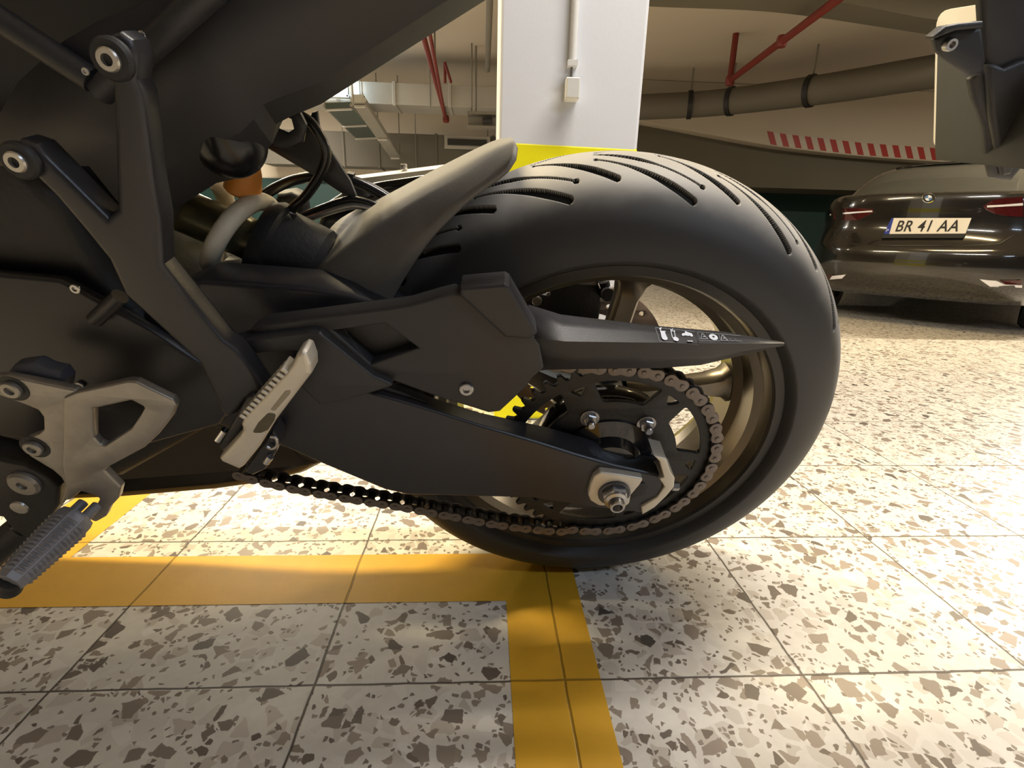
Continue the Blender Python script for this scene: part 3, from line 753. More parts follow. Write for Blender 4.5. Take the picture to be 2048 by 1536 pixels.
# ---- tyre: torus with cut grooves
def tyre():
    NP = 300
    k = np.linspace(-1, 1, NP)
    # profile: bead - sidewall - crown - sidewall - bead
    prof = []
    for t in k:
        a = abs(t); s = 1 if t > 0 else -1
        if a <= 0.80:
            al = a/0.80*math.pi/2
            y, r = 0.0935*math.sin(al), 0.236+0.082*math.cos(al)
        elif a <= 0.96:
            q = (a-0.80)/0.16
            y, r = 0.0935-0.0105*q**1.6, 0.236-0.0085*q
        else:
            q = (a-0.96)/0.04
            y, r = 0.083-0.012*q, 0.2275-0.006*q
        prof.append((s*y, r, a/0.80*90*s))
    prof = np.array(prof)
    th = np.radians(np.concatenate([np.arange(12, 132, 0.12), np.arange(132, 372, 0.5)])); NT = len(th)
    Y = np.tile(prof[:, 0], (NT, 1)); Rr = np.tile(prof[:, 1], (NT, 1)); AL = np.tile(prof[:, 2], (NT, 1))
    TH = np.tile(np.degrees(th)[:, None], (1, NP))
    per = 24.0
    def stroke(aa, phs, k0, k1, dth, ws, pw, dot0=0, dot1=0, n=22):
        """mm inside a curved slot running along theta while it slides outwards on the profile; ws = half widths along it"""
        out = np.full(aa.shape, -9.0); ph = np.mod(-TH-phs, per)
        tx = np.linspace(0, 1, n+1); wx = np.interp(tx, np.linspace(0, 1, len(ws)), ws)
        px_, pk_ = dth*tx*5.3, (k0+(k1-k0)*tx**pw)*1.53
        for sh in (-per, 0, per):
            x = (ph+sh)*5.3; kk = aa*1.53
            for i in range(n):
                ex, ek = px_[i+1]-px_[i], pk_[i+1]-pk_[i]
                t = np.clip(((x-px_[i])*ex+(kk-pk_[i])*ek)/(ex*ex+ek*ek), 0, 1)
                out = np.maximum(out, wx[i]+(wx[i+1]-wx[i])*t-np.hypot(x-px_[i]-ex*t, kk-pk_[i]-ek*t))
            for q, dd in ((0, dot0), (n, dot1)):
                if dd: out = np.maximum(out, dd-np.hypot(x-px_[q], kk-pk_[q]))
        return out
    ext = np.full(AL.shape, -9.0)
    for sgn, off in ((-1, 0.0), (1, 12.0)):
        aa = AL*sgn; sel = (aa > -14).all(0) & (aa < 62).all(0)
        sub_ = np.ix_(np.arange(NT), np.where(sel)[0]); TH_full = TH; TH = TH_full[sub_]; a2 = aa[sub_]
        e = stroke(a2, off+12.0, 2, 33, 14.5, (0.7, 1.2, 3.4, 4.2, 4.0), 1.1, 1.9)
        e = np.maximum(e, stroke(a2, off+23.5, 12, 45, 17.5, (0.7, 1.0, 3.0, 4.6, 4.4), 1.1, 2.2))
        e = np.maximum(e, stroke(a2, off+23.5, 3, 32, 19.5, (0.6, 2.6, 3.4, 0.9, 0.8, 0.8), 1.25, 0, 2.9))
        TH = TH_full; ext[sub_] = np.maximum(ext[sub_], e)
    dep = 0.0045*np.clip((ext+0.55)/1.1, 0, 1)
    al = np.radians(np.clip(np.abs(AL), 0, 90)); s = np.sign(AL)
    Rr = Rr - dep*np.cos(al); Y = Y - dep*np.sin(al)*s
    # moulded rings on the sidewall
    X = Rr*np.cos(TH*math.pi/180); Z = Rr*np.sin(TH*math.pi/180)
    V = np.stack([X, Y, Z], -1).reshape(-1, 3)
    me = bpy.data.meshes.new('tyre')
    nf_ = NT*(NP-1)
    i = np.arange(NT)[:, None]; j = np.arange(NP-1)[None, :]
    i2 = (i+1) % NT
    F = np.stack([i*NP+j, i*NP+j+1, i2*NP+j+1, i2*NP+j], -1).reshape(-1, 4)
    me.vertices.add(len(V)); me.vertices.foreach_set('co', V.astype(np.float32).ravel())
    me.loops.add(nf_*4); me.loops.foreach_set('vertex_index', F.astype(np.int32).ravel())
    me.polygons.add(nf_); me.polygons.foreach_set('loop_start', np.arange(nf_, dtype=np.int32)*4)
    me.polygons.foreach_set('loop_total', np.full(nf_, 4, dtype=np.int32))
    g = (ext > 0.25).reshape(-1); fg = g[F].sum(1) >= 2
    me.polygons.foreach_set('material_index', fg.astype(np.int32))
    me.update(calc_edges=True); me.validate()
    m, nt, b = new_mat('tyre_rubber'); N, L = nt.nodes.new, nt.links.new      # worn dusty tread, clean dark sidewall
    tc = N('ShaderNodeTexCoord'); sp = N('ShaderNodeSeparateXYZ'); L(tc.outputs['Object'], sp.inputs[0])
    ab = N('ShaderNodeMath'); ab.operation = 'ABSOLUTE'; L(sp.outputs[1], ab.inputs[0])
    no = N('ShaderNodeTexNoise'); no.inputs['Scale'].default_value = 24; no.inputs['Detail'].default_value = 6; L(tc.outputs['Object'], no.inputs['Vector'])
    ad = N('ShaderNodeMath'); ad.operation = 'MULTIPLY_ADD'; L(no.outputs['Fac'], ad.inputs[0]); ad.inputs[1].default_value = 0.016; L(ab.outputs[0], ad.inputs[2])
    mr = N('ShaderNodeMapRange'); mr.interpolation_type = 'SMOOTHSTEP'; mr.inputs[1].default_value = 0.056; mr.inputs[2].default_value = 0.086; L(ad.outputs[0], mr.inputs[0])
    t2 = N('ShaderNodeMix'); t2.data_type = 'RGBA'; L(no.outputs['Fac'], t2.inputs[0]); t2.inputs[6].default_value = (0.26, 0.25, 0.235, 1); t2.inputs[7].default_value = (0.36, 0.35, 0.335, 1)
    mx = N('ShaderNodeMix'); mx.data_type = 'RGBA'; L(mr.outputs[0], mx.inputs[0]); L(t2.outputs[2], mx.inputs[6]); mx.inputs[7].default_value = (0.034, 0.034, 0.034, 1)
    L(mx.outputs[2], b.inputs['Base Color']); b.inputs['Roughness'].default_value = 0.56
    bp = N('ShaderNodeBump'); bp.inputs['Strength'].default_value = 0.1; bp.inputs['Distance'].default_value = 0.001; L(no.outputs['Fac'], bp.inputs['Height']); L(bp.outputs['Normal'], b.inputs['Normal'])
    return link('tyre', me, [m, mat('groove_rubber', (0.010, 0.010, 0.010), 0.7)], bike, 60)
tyre()

# ---- cast wheel
rim = lathe('wheel_rim', [(0.2295, -0.0775), (0.226, -0.081), (0.2155, -0.081), (0.213, -0.077), (0.2085, -0.062), (0.199, -0.056), (0.196, -0.030), (0.186, -0.022), (0.185, 0.022), (0.196, 0.030), (0.199, 0.056),
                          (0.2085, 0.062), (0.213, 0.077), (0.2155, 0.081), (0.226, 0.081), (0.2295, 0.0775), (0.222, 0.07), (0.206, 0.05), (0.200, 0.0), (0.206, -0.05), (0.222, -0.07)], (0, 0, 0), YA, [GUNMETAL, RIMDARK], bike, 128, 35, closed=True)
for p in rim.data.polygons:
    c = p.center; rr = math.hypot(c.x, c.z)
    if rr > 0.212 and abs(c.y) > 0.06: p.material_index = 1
def spoke(a):
    rows = []
    for r, w, t, y in ((0.046, 0.027, 0.020, -0.004), (0.075, 0.019, 0.017, -0.004), (0.115, 0.0145, 0.015, -0.002), (0.155, 0.0145, 0.015, 0.0), (0.176, 0.019, 0.017, 0.0), (0.190, 0.034, 0.020, 0.0)):
        ring = [(-w, -t*0.55), (-w*0.70, -t), (w*0.70, -t), (w, -t*0.55), (w, t*0.55), (w*0.7, t), (-w*0.7, t), (-w, t*0.55), (-w, -t*0.55)]
        c, s = math.cos(a), math.sin(a)
        rows.append([Vector((r*c - u*s, y+v, r*s + u*c)) for u, v in ring])
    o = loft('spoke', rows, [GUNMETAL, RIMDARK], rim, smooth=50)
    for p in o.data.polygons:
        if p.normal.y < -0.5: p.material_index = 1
    return o
for i in range(5): spoke(math.radians(81+72*i))
lathe('hub', [(0.0, -0.095), (0.050, -0.095), (0.056, -0.09), (0.056, -0.055), (0.048, -0.04), (0.048, 0.05), (0.06, 0.07), (0.06, 0.085), (0.0, 0.085)], (0, 0, 0), YA, RIMDARK, rim, 48)

# ---- sprocket carrier and sprocket
SY, SR, NTH = -0.121, 0.12955, 51.24
lathe('sprocket_carrier', [(0.0, -0.148), (0.024, -0.148), (0.034, -0.144), (0.040, -0.132), (0.058, -0.127), (0.060, -0.117), (0.078, -0.114), (0.083, -0.108), (0.083, -0.090), (0.078, -0.082), (0.0, -0.080)], (0, 0, 0), YA, GLOSS, bike, 64, 40)
def arc(r, a0, a1, n): return [(r*math.cos(a0+(a1-a0)*k/n), r*math.sin(a0+(a1-a0)*k/n)) for k in range(n+1)]
outer = []
NTT = 51
for i in range(NTT):
    a = 2*math.pi*i/NTT; d = 2*math.pi/NTT
    for fr, r in ((-0.5, SR-0.0052), (-0.30, SR-0.0035), (-0.13, SR+0.0045), (0.13, SR+0.0045), (0.30, SR-0.0035)): outer.append((r*math.cos(a+fr*d), r*math.sin(a+fr*d)))
holes = []
A0 = math.radians(54)
for i in range(6):
    a = A0+i*math.pi/3
    holes.append(fillet([Vector((*q, 0)) for q in arc(0.112, a+0.17, a+0.88, 8)+arc(0.084, a+0.80, a+0.25, 5)], 0.007, 4))
    holes.append(fillet([Vector((*q, 0)) for q in arc(0.110, a-0.085, a+0.085, 3)]+[Vector((0.098*math.cos(a), 0.098*math.sin(a), 0))], 0.003, 3))
sprk = prism2('sprocket', [outer, [Vector((*q, 0)) for q in arc(0.047, 0, 2*math.pi*39/40, 39)], *holes], SY-0.003, 0.006, DARK, bike, FY, 0.0008)
for i in range(6):
    a = A0+i*math.pi/3; c = Vector((0.0665*math.cos(a), SY-0.003, 0.0665*math.sin(a)))
    V, F = join_data(hex_data(c, YN, 0.0088, 0.007), lathe_data([(0.011, 0), (0.011, 0.002), (0, 0.002)], c, YN, 24), lathe_data([(0.0046, 0.006), (0.0046, 0.015), (0.0036, 0.0165), (0, 0.0165)], c, YN, 16))
    pm('sprocket_nut', V, F, STEEL, sprk, 30)

# ---- drive chain, link by link
PITCH_ = 0.015875
th0 = 1.52095129
path = []                                   # pin positions (x, z) one pitch apart, front top -> round the sprocket -> front bottom
top0 = Vector((SR*math.cos(th0), SR*math.sin(th0)))
tdir = Vector((-1.0, 0.055)).normalized()
NTOP = 17
for i in range(NTOP, 0, -1): path.append(top0+tdir*PITCH_*i)
narc = 23
for i in range(narc+1): a = th0-i*2*math.pi/NTH; path.append(Vector((SR*math.cos(a), SR*math.sin(a))))
bpx = [(1115, 1053), (1040, 1046), (968, 1035), (921, 1026), (871, 1017), (807, 1005), (770, 999), (719, 991), (665, 982), (609, 972), (540, 957), (480, 941)]
bpt = [(lambda q: Vector((q.x, q.z)))(bk(x, y, SY)) for x, y in bpx]
i = narc
while True:                                  # stay on the sprocket until the run leaves it
    i += 1; a = th0-i*2*math.pi/NTH; p = Vector((SR*math.cos(a), SR*math.sin(a)))
    if p.x < bpt[0].x+0.012: break
    path.append(p)
fine = [path[-1]]+bpt
fine = [Vector((q.x, q.y)) for q in catmull([Vector((p.x, p.y, 0)) for p in fine], 60)]
cur = path[-1]
for q in fine:
    if (q-cur).length >= PITCH_: cur = cur+(q-cur).normalized()*PITCH_; path.append(cur)
chain = empty('drive_chain'); chain.parent = bike
def plate_outline(r=0.0074, waist=0.0052, n=8):
    h = PITCH_/2; P = []
    for k in range(n+1): a = -math.pi*0.62+math.pi*1.24*k/n; P.append((h+r*math.cos(a), r*math.sin(a)))
    P.append((0, waist))
    for k in range(n+1): a = math.pi*0.38+math.pi*1.24*k/n; P.append((-h+r*math.cos(a), r*math.sin(a)))
    P.append((0, -waist)); return P
def link_mesh(kind):
    y0 = 0.0088 if kind == 'outer' else 0.0064
    tmp = [prism2('t', [plate_outline()], s*y0-0.0009, 0.0018, None, None, FY, 0.0004) for s in (-1, 1)]
    V, F = [], []
    for t in tmp:
        V, F = join_data((V, F), ([v.co.copy() for v in t.data.vertices], [tuple(p.vertices) for p in t.data.polygons]))
        me = t.data; bpy.data.objects.remove(t); bpy.data.meshes.remove(me)
    for sx in (-1, 1):
        if kind == 'outer':
            V, F = join_data((V, F), lathe_data([(0, -0.0110), (0.0021, -0.0110), (0.0027, -0.0104), (0.0027, 0.0104), (0.0021, 0.0110), (0, 0.0110)], (sx*PITCH_/2, 0, 0), YA, 12))
        else:
            V, F = join_data((V, F), lathe_data([(0.0035, -0.0060), (0.0050, -0.0058), (0.0050, 0.0058), (0.0035, 0.0060)], (sx*PITCH_/2, 0, 0), YA, 14))
    o = pm('chain_link', V, F, CHAINM if kind == 'outer' else CHAIND, None, 35)
    me = o.data; bpy.data.objects.remove(o); return me
LM = [link_mesh('outer'), link_mesh('inner')]
parity = (NTOP+3) % 2
for i in range(len(path)-1):
    a, b_ = path[i], path[i+1]; c = (a+b_)/2; d = b_-a
    o = bpy.data.objects.new('chain_link', LM[(i+parity) % 2]); COL.objects.link(o); o.parent = chain
    o.location = (c.x, SY, c.y); o.rotation_euler = (0, -math.atan2(d.y, d.x), 0)

# ---- swingarm: left arm with its sloping upper facet
def bpl(px, yb): return [bk(x, y, yb) for x, y in px]
top_px = [(600, 700), (700, 738), (808, 772), (877, 798), (960, 824), (1091, 852), (1179, 877), (1266, 905), (1312, 914)]
rid_px = [(560, 740), (680, 768), (793, 799), (877, 824), (960, 850), (1080, 886), (1147, 908), (1225, 930), (1326, 952)]
mid_px = [(545, 800), (660, 840), (780, 870), (870, 890), (955, 912), (1075, 938), (1145, 955), (1222, 972), (1322, 975)]
bot_px = [(520, 872), (640, 926), (770, 980), (815, 990), (930, 993), (1060, 996), (1140, 1008), (1215, 1019), (1290, 1027)]
rows = [bpl(top_px, -0.132), bpl([(a[0]*.5+b_[0]*.5, a[1]*.55+b_[1]*.45) for a, b_ in zip(top_px, rid_px)], -0.150), bpl(rid_px, -0.167), bpl(mid_px, -0.171), bpl(bot_px, -0.166)]
back = [[Vector((v.x, -0.142, v.z+0.004)) for v in rows[-1]], [Vector((v.x, -0.135, v.z-0.01)) for v in rows[0]]]
arm = loft('swingarm', rows+back, SATIN, bike, smooth=32, closed=True)
be = arm.modifiers.new('bevel', 'BEVEL'); be.width = 0.0025; be.segments = 2; be.limit_method = 'ANGLE'; be.angle_limit = math.radians(30)
# front part of the arm and cross body
bprism('swingarm_body', [(270, 640), (330, 590), (400, 560), (620, 576), (700, 590), (770, 612), (810, 640), (830, 760), (700, 800), (640, 925), (560, 893), (430, 850), (330, 800)], -0.118, 0.05, SATIN, arm, 0.006)
bprism('swingarm_body', [(380, 585), (400, 563), (620, 577), (720, 597), (800, 625), (790, 720), (500, 740), (380, 700)], -0.07, 0.16, SATIN, arm, 0.012)
# right arm on the far side
bprism('swingarm_right_arm', [(420, 560), (640, 580), (900, 640), (1150, 700), (1190, 730), (1170, 770), (900, 740), (600, 720), (420, 700)], 0.115, 0.03, SATIN, arm, 0.006)

# axle, adjuster block, nut, end cap
blk = bprism('axle_adjuster', [(1188, 954), (1201, 945), (1234, 949), (1287, 958), (1280, 970), (1262, 991), (1259, 1007), (1249, 1016), (1198, 1012), (1181, 1002), (1176, 990), (1181, 968)], -0.1765, 0.012, CAST, bike, 0.002, rnd=0.003)
bprism('adjuster_slot', [(1262, 985), (1275, 968), (1290, 966), (1296, 976), (1290, 990), (1272, 996), (1260, 1000)], -0.1718, 0.004, RUBBER, blk, 0.001, rnd=0.003)
ac = bk(1228, 985, -0.1765); ax0 = Vector((ac.x, -0.1765, ac.z))
lathe('axle_washer', [(0, 0), (0.0182, 0), (0.0182, 0.0025), (0.0165, 0.0035), (0, 0.0035)], ax0, YN, mat('dark_washer', (0.10, 0.10, 0.11), 0.4, metal=0.8), blk, 40)
V, F = hex_data(ax0+YN*0.0035, YN, 0.0150, 0.008)
pm('axle_nut', V, F, STEEL, blk, 25)
lathe('axle_nut', [(0.0126, 0.010), (0.0126, 0.0135), (0.009, 0.015), (0.009, 0.010)], ax0, YN, STEEL, blk, 32)
lathe('axle_end', [(0.0088, 0.012), (0.0088, 0.021), (0.0078, 0.023), (0.0056, 0.023), (0.0050, 0.016), (0, 0.016)], ax0, YN, STEEL, blk, 32)
capo = bprism('swingarm_end_cap', [(1308, 912), (1333, 918), (1341, 944), (1350, 957), (1348, 975), (1333, 993), (1310, 1015), (1285, 1030), (1283, 1015), (1315, 995), (1329, 974), (1319, 958), (1328, 955), (1319, 923)], -0.172, 0.03, CAST, bike, 0.0015)
c = bk(1354, 972, -0.158)
V, F = hex_data(c-Vector((0.006, 0, 0)), (1, 0, 0), 0.0055, 0.008); pm('adjuster_screw', V, F, STEEL, capo, 25)

# ---- chain guard
GY = -0.166
guard_px = [(500, 660), (524, 648), (659, 631), (771, 617), (818, 610), (877, 593), (905, 586), (918, 588), (1012, 576), (1066, 668), (1080, 690), (1088, 737), (1066, 756), (1054, 774), (1000, 824), (977, 827), (940, 815), (877, 796), (806, 770), (740, 748), (702, 720), (644, 676), (628, 668), (560, 668), (520, 676)]
pocket = [(665, 662), (771, 649), (836, 697), (741, 729)]
guard = bprism('chain_guard', guard_px, GY, 0.022, PLASTIC, bike, 0.003, holes=[pocket])
bprism('guard_pocket', [(655, 655), (790, 640), (855, 705), (740, 745)], GY+0.018, 0.004, PLASTIC, guard, 0.001)
# lower limb of the guard, nearer to the viewer
bprism('guard_lower_arm', [(452, 690), (501, 678), (560, 670), (619, 663), (638, 666), (652, 677), (702, 717), (745, 752), (790, 772), (700, 800), (640, 812), (596, 770), (596, 702), (540, 706), (475, 716)], GY-0.010, 0.024, PLASTIC, guard, 0.003, rnd=0.003)
capx = [(920, 576), (1010, 568), (1019, 573), (1075, 668), (1060, 680), (1010, 676), (919, 592)]
gcap = bprism('guard_cap', capx, GY-0.004, 0.030, PLASTIC, guard, 0.003, rnd=0.002)
tt = [(1056, 612), (1120, 632), (1310, 655), (1450, 671), (1565, 686)]
tr_ = [(1062, 676), (1130, 683), (1310, 686), (1450, 688), (1567, 688)]
tb = [(1080, 737), (1160, 735), (1320, 733), (1400, 727), (1567, 690)]
rows = [bpl(tt, -0.128), bpl([((a[0]+b_[0])/2, (a[1]+b_[1])/2) for a, b_ in zip(tt, tr_)], -0.147), bpl(tr_, -0.164), bpl([((a[0]+b_[0])/2, (a[1]+b_[1])/2) for a, b_ in zip(tr_, tb)], -0.161), bpl(tb, -0.155)]
for r in rows:                                # the tip narrows to one point
    r[-1] = bk(1566, 688, -0.148); r[-2].y += (0.004 if r is rows[0] else 0)
tail = loft('guard_tail', rows, PLASTIC, guard, thick=0.004, smooth=25)
bpy.context.view_layer.update()
socket_bolt('guard_screw', bk(933, 777, GY), YN, 0.0072, STEEL, guard)
# warning pictograms on the tail
def T(u, v): return (1280+u*0.15625, 620+v*0.15625)
def ln(a, b_, w=4):
    (x0_, y0_), (x1_, y1_) = a, b_; dx, dy = x1_-x0_, y1_-y0_; l = math.hypot(dx, dy) or 1; nx, ny = -dy/l*w/2, dx/l*w/2
    return [T(x0_+nx, y0_+ny), T(x1_+nx, y1_+ny), T(x1_-nx, y1_-ny), T(x0_-nx, y0_-ny)]
def Tc(u, v, r1, r2, rot=0): return [T(*p) for p in circ(u, v, r1, r2, 18, rot)]
pol = [Tc(312, 375, 40, 27, 0.45), [T(272, 370), T(255, 290), T(308, 288), T(340, 365)], ln((255, 290), (262, 250), 12), ln((240, 262), (272, 244), 12), ln((250, 290), (325, 292), 9),
       Tc(455, 390, 40, 25, 0.4), ln((412, 375), (392, 290), 9), ln((450, 365), (432, 285), 9), ln((385, 290), (445, 285), 9), ln((382, 262), (398, 280), 11), ln((398, 280), (416, 258), 11),
       [T(535, 318), T(570, 312), T(572, 285), T(600, 300), T(660, 320), T(668, 350), T(640, 345), T(610, 352), T(580, 345), T(552, 345)], Tc(548, 335, 18, 16), Tc(655, 345, 18, 15), [T(600, 410), T(670, 412), T(672, 424), T(606, 422)]]
decal('pictogram', pol, tail, WHITE, guard, 0.0016)
ln_ = []
for a, b_ in (((192, 238), (690, 290)), ((690, 290), (745, 425)), ((245, 415), (745, 432)), ((192, 238), (245, 415)), ((728, 298), (1285, 345)), ((728, 298), (770, 412)), ((770, 412), (1300, 412)), ((1000, 320), (1030, 405))): ln_.append(ln(a, b_, 3))
for cx_, cy_ in ((815, 352), (1072, 372)):
    P = [(cx_-25, cy_-38), (cx_-38, cy_+30), (cx_+50, cy_+34)]
    for i in range(3): ln_.append(ln(P[i], P[(i+1) % 3], 7))
    ln_.append(ln((cx_-12, cy_+4), (cx_+18, cy_+6), 12))
decal('pictogram_outline', ln_, tail, mat('grey_decal', (0.36, 0.38, 0.42), 0.5), guard, 0.0014)
decal('pictogram', [Tc(935, 366, 60, 36, 0.38)], tail, WHITE, guard, 0.0016)
decal('pictogram', [Tc(935, 366, 17, 10, 0.38)], tail, PLASTIC, guard, 0.0021)
decal('pictogram_outline', [Tc(1150, 380, 14, 8), Tc(1220, 384, 14, 8), ln((1140, 400), (1250, 404), 5)], tail, mat('faded_decal', (0.12, 0.125, 0.14), 0.5), guard)

# ---- hugger mudguard lofted over the tyre
far = [(590, 590), (612, 540), (648, 482), (684, 440), (770, 396), (890, 333), (985, 287), (1024, 279)]
cre = [(600, 610), (640, 545), (690, 505), (770, 452), (850, 400), (930, 356), (990, 316), (1034, 292)]
sk = [(640, 640), (700, 610), (745, 570), (800, 510), (850, 462), (915, 402), (985, 352), (1030, 316)]
low = [(700, 660), (765, 630), (790, 588), (822, 535), (868, 470), (935, 402), (995, 357), (1015, 340)]
rows = [[Vector((v.x, 0.10, v.z-0.03)) for v in bpl(far, 0.05)], bpl(far, 0.05), bpl([((a[0]*.5+b_[0]*.5), (a[1]*.52+b_[1]*.48)) for a, b_ in zip(far, cre)], -0.015), bpl([((a[0]*.15+b_[0]*.85), (a[1]*.15+b_[1]*.85)) for a, b_ in zip(far, cre)], -0.06), bpl(cre, -0.070), bpl([((a[0]*.6+b_[0]*.4), (a[1]*.6+b_[1]*.4)) for a, b_ in zip(cre, sk)], -0.080), bpl(sk, -0.094), bpl(low, -0.100)]
rows = [catmull(r, 5) for r in rows]
loft('mudguard', rows, DUSTY, bike, thick=0.0045, smooth=60)

# ---- shock absorber
s0, s1 = bk(300, 392, 0.0), bk(622, 531, -0.01)
sd = (s1-s0).normalized(); SL = (s1-s0).length
shock = empty('shock_absorber'); shock.parent = bike
def sp(px, py): return (bk(px, py, -0.005)-s0).dot(sd)
hz0, hz1 = sp(352, 430), sp(505, 470)
u = sd.orthogonal().normalized(); w = sd.cross(u)
vc = (CAMB-s0).normalized(); af = math.atan2(vc.dot(w), vc.dot(u))
h_a, h_b = sp(362, 440), sp(478, 470); PIT = h_b-h_a; P = []
for i in range(260):
    a = af+2*math.pi*(-0.75+2.15*i/259)
    P.append(s0+sd*(h_a+PIT*(a-af)/(2*math.pi))+(u*math.cos(2*af-a)+w*math.sin(2*af-a))*0.044)
tube('coil_spring', P, 0.0100, SPRING, shock, 16)
h1 = sp(534, 490)
lathe('damper_body', [(0.0, -0.06), (0.024, -0.06), (0.024, h1), (0.0, h1)], s0, sd, mat('olive_damper', (0.13, 0.12, 0.07), 0.3, metal=0.6), shock, 32)
lathe('spring_seat', [(0.0, h1-0.004), (0.050, h1-0.004), (0.054, h1+0.004), (0.054, h1+0.012), (0.049, h1+0.016), (0.047, h1+0.062), (0.040, h1+0.070), (0.0, h1+0.070)], s0, sd, DARK, shock, 48)
lathe('damper_rod', [(0.0, h1+0.05), (0.0165, h1+0.05), (0.0165, SL+0.004), (0.0, SL+0.004)], s0, sd, CHROME, shock, 32)
ob, ot = bk(484, 386, 0.0), bk(494, 318, 0.0)
lathe('bump_stop', [(0.0, 0.0), (0.0155, 0.0), (0.0185, 0.003), (0.0185, 0.010), (0.0165, 0.024), (0.011, 0.042), (0.0, 0.046)], ob, ot-ob, ORANGE, shock, 40)

# ---- hoses behind the shock
def pxt(px, yb): return catmull([bk(x, y, yb if not isinstance(yb, (list, tuple)) else yb[i]) for i, (x, y) in enumerate(px)], 8)
tube('brake_hose', pxt([(590, 226), (622, 246), (646, 284), (652, 316), (640, 350), (612, 392), (586, 416), (572, 446)], 0.0), 0.0052, HOSE, bike)
tube('brake_hose', pxt([(440, 470), (490, 428), (535, 386), (590, 360), (650, 352), (705, 362), (760, 388), (815, 425)], 0.06), 0.0060, HOSE, bike)
tube('brake_hose', pxt([(640, 349), (700, 356), (755, 378), (812, 415)], 0.07), 0.0038, HOSE, bike)
tube('brake_hose', pxt([(575, 444), (625, 424), (685, 402), (720, 401), (770, 420), (830, 460)], 0.03), 0.0042, HOSE, bike)
tube('metal_brake_line', pxt([(575, 452), (625, 434), (690, 414), (725, 413), (770, 428), (830, 470)], 0.028), 0.0040, ALU, bike)
c = bk(572, 446, -0.004)
lathe('hose_fitting', [(0, -0.012), (0.008, -0.012), (0.008, -0.004), (0.0105, -0.003), (0.0105, 0.003), (0.008, 0.004), (0.007, 0.014), (0, 0.014)], c, bk(580, 425, 0)-c, STEEL, bike, 20)
bprism('hose_clip', [(693, 346), (707, 349), (705, 363), (691, 360)], 0.055, 0.012, RUBBER, bike, 0.001)
# exhaust silencer on the far side
sil = bprism('exhaust_silencer', [(700, 378), (760, 365), (900, 345), (1000, 340), (990, 460), (800, 560), (640, 560), (620, 480), (650, 410)], 0.135, 0.03, GLOSS, bike, 0.012)
bprism('top_highlight', [(672, 366), (700, 359), (900, 334), (960, 328), (960, 338), (880, 346), (704, 372)], 0.126, 0.020, PLATEW, sil, 0.001)  # pale strip paints the lamp reflection along the silencer's top edge
c = bk(808, 338, 0.14)
socket_bolt('silencer_bolt', c, (0, 0, 1), 0.0045, STEEL, sil, 0.006)
bprism('rear_brake_reservoir', [(545, 410), (552, 390), (580, 385), (605, 396), (612, 440), (560, 470), (535, 450)], 0.07, 0.03, DARK, bike, 0.008)
bprism('caliper_bracket_boss', [(678, 380), (700, 368), (730, 372), (738, 395), (720, 412), (684, 408)], 0.085, 0.03, RUBBER, bike, 0.008)

# ---- far brake disc and caliper
DY = 0.100
dl = [[Vector((*q, 0)) for q in arc(0.1235, 0, 2*math.pi*71/72, 71)], [Vector((*q, 0)) for q in arc(0.080, 0, 2*math.pi*47/48, 47)]]
for k in range(20):
    a = math.radians(10)+k*math.pi/10
    for r, d in ((0.112, 0.0), (0.095, 0.157)):
        dl.append([Vector((r*math.cos(a+d)+0.0035*math.cos(q), r*math.sin(a+d)+0.0035*math.sin(q), 0)) for q in [2*math.pi*j/10 for j in range(10)]])
prism2('brake_disc', dl, DY-0.0025, 0.005, DISCM, bike, FY, 0.0006)
cal = bprism('brake_caliper', [(1044, 602), (1056, 592), (1078, 588), (1098, 592), (1104, 572), (1130, 562), (1160, 556), (1192, 552), (1198, 572), (1205, 600), (1196, 650), (1100, 650), (1050, 640)], 0.082, 0.045, DARK, bike, 0.004)
bprism('caliper_lit_top', [(1104, 574), (1130, 564), (1190, 553), (1196, 572), (1150, 569), (1106, 582)], 0.080, 0.012, ALUW, cal, 0.002)  # paler strip paints the light on the caliper's top
for x, y, r in ((1074, 601, 0.007), (1097, 588, 0.003), (1203, 598, 0.003)):
    socket_bolt('caliper_bolt', bk(x, y, 0.082), YN, r, STEEL, cal)
P = pxt([(1196, 530), (1204, 552), (1210, 570), (1213, 586)], 0.085)
hs = tube('caliper_hose', P, 0.0075, RUBBER, cal)
for i in (10, 17):
    tube('hose_band', [P[i], P[i+2]], 0.0082, WHITE, hs, 16)
tube('hose_end', [bk(1210, 585, 0.083), bk(1216, 590, 0.060)], 0.0088, DARK, hs, 16)

# ---- passenger footrest hanger
HY = -0.200
hg = [(197, 92), (212, 70), (235, 62), (260, 80), (273, 116), (268, 160), (281, 187), (294, 281), (306, 375), (318, 440), (323, 532), (380, 603), (444, 682), (470, 700), (500, 740), (531, 786), (494, 800), (470, 830), (448, 838),
      (427, 793), (396, 727), (352, 687), (248, 591), (215, 520), (170, 465), (110, 395), (60, 346), (24, 337), (17, 302), (33, 279), (66, 290), (98, 322), (212, 436), (232, 420), (228, 330), (222, 170), (203, 142)]
hang = bprism('footrest_hanger', hg, HY, 0.024, SATIN, bike, 0.005)
for x, y in ((229, 118), (45, 320)):
    b0 = bk(x, y, HY-0.001)
    lathe('hanger_boss', [(0.0, 0.0), (0.0125, 0.0), (0.0125, 0.003), (0.0110, 0.005), (0.0, 0.005)], b0, YN, RUBBER, hang, 32)
    socket_bolt('hanger_bolt', b0+YN*0.003, YN, 0.0070, ALU, hang, 0.005)
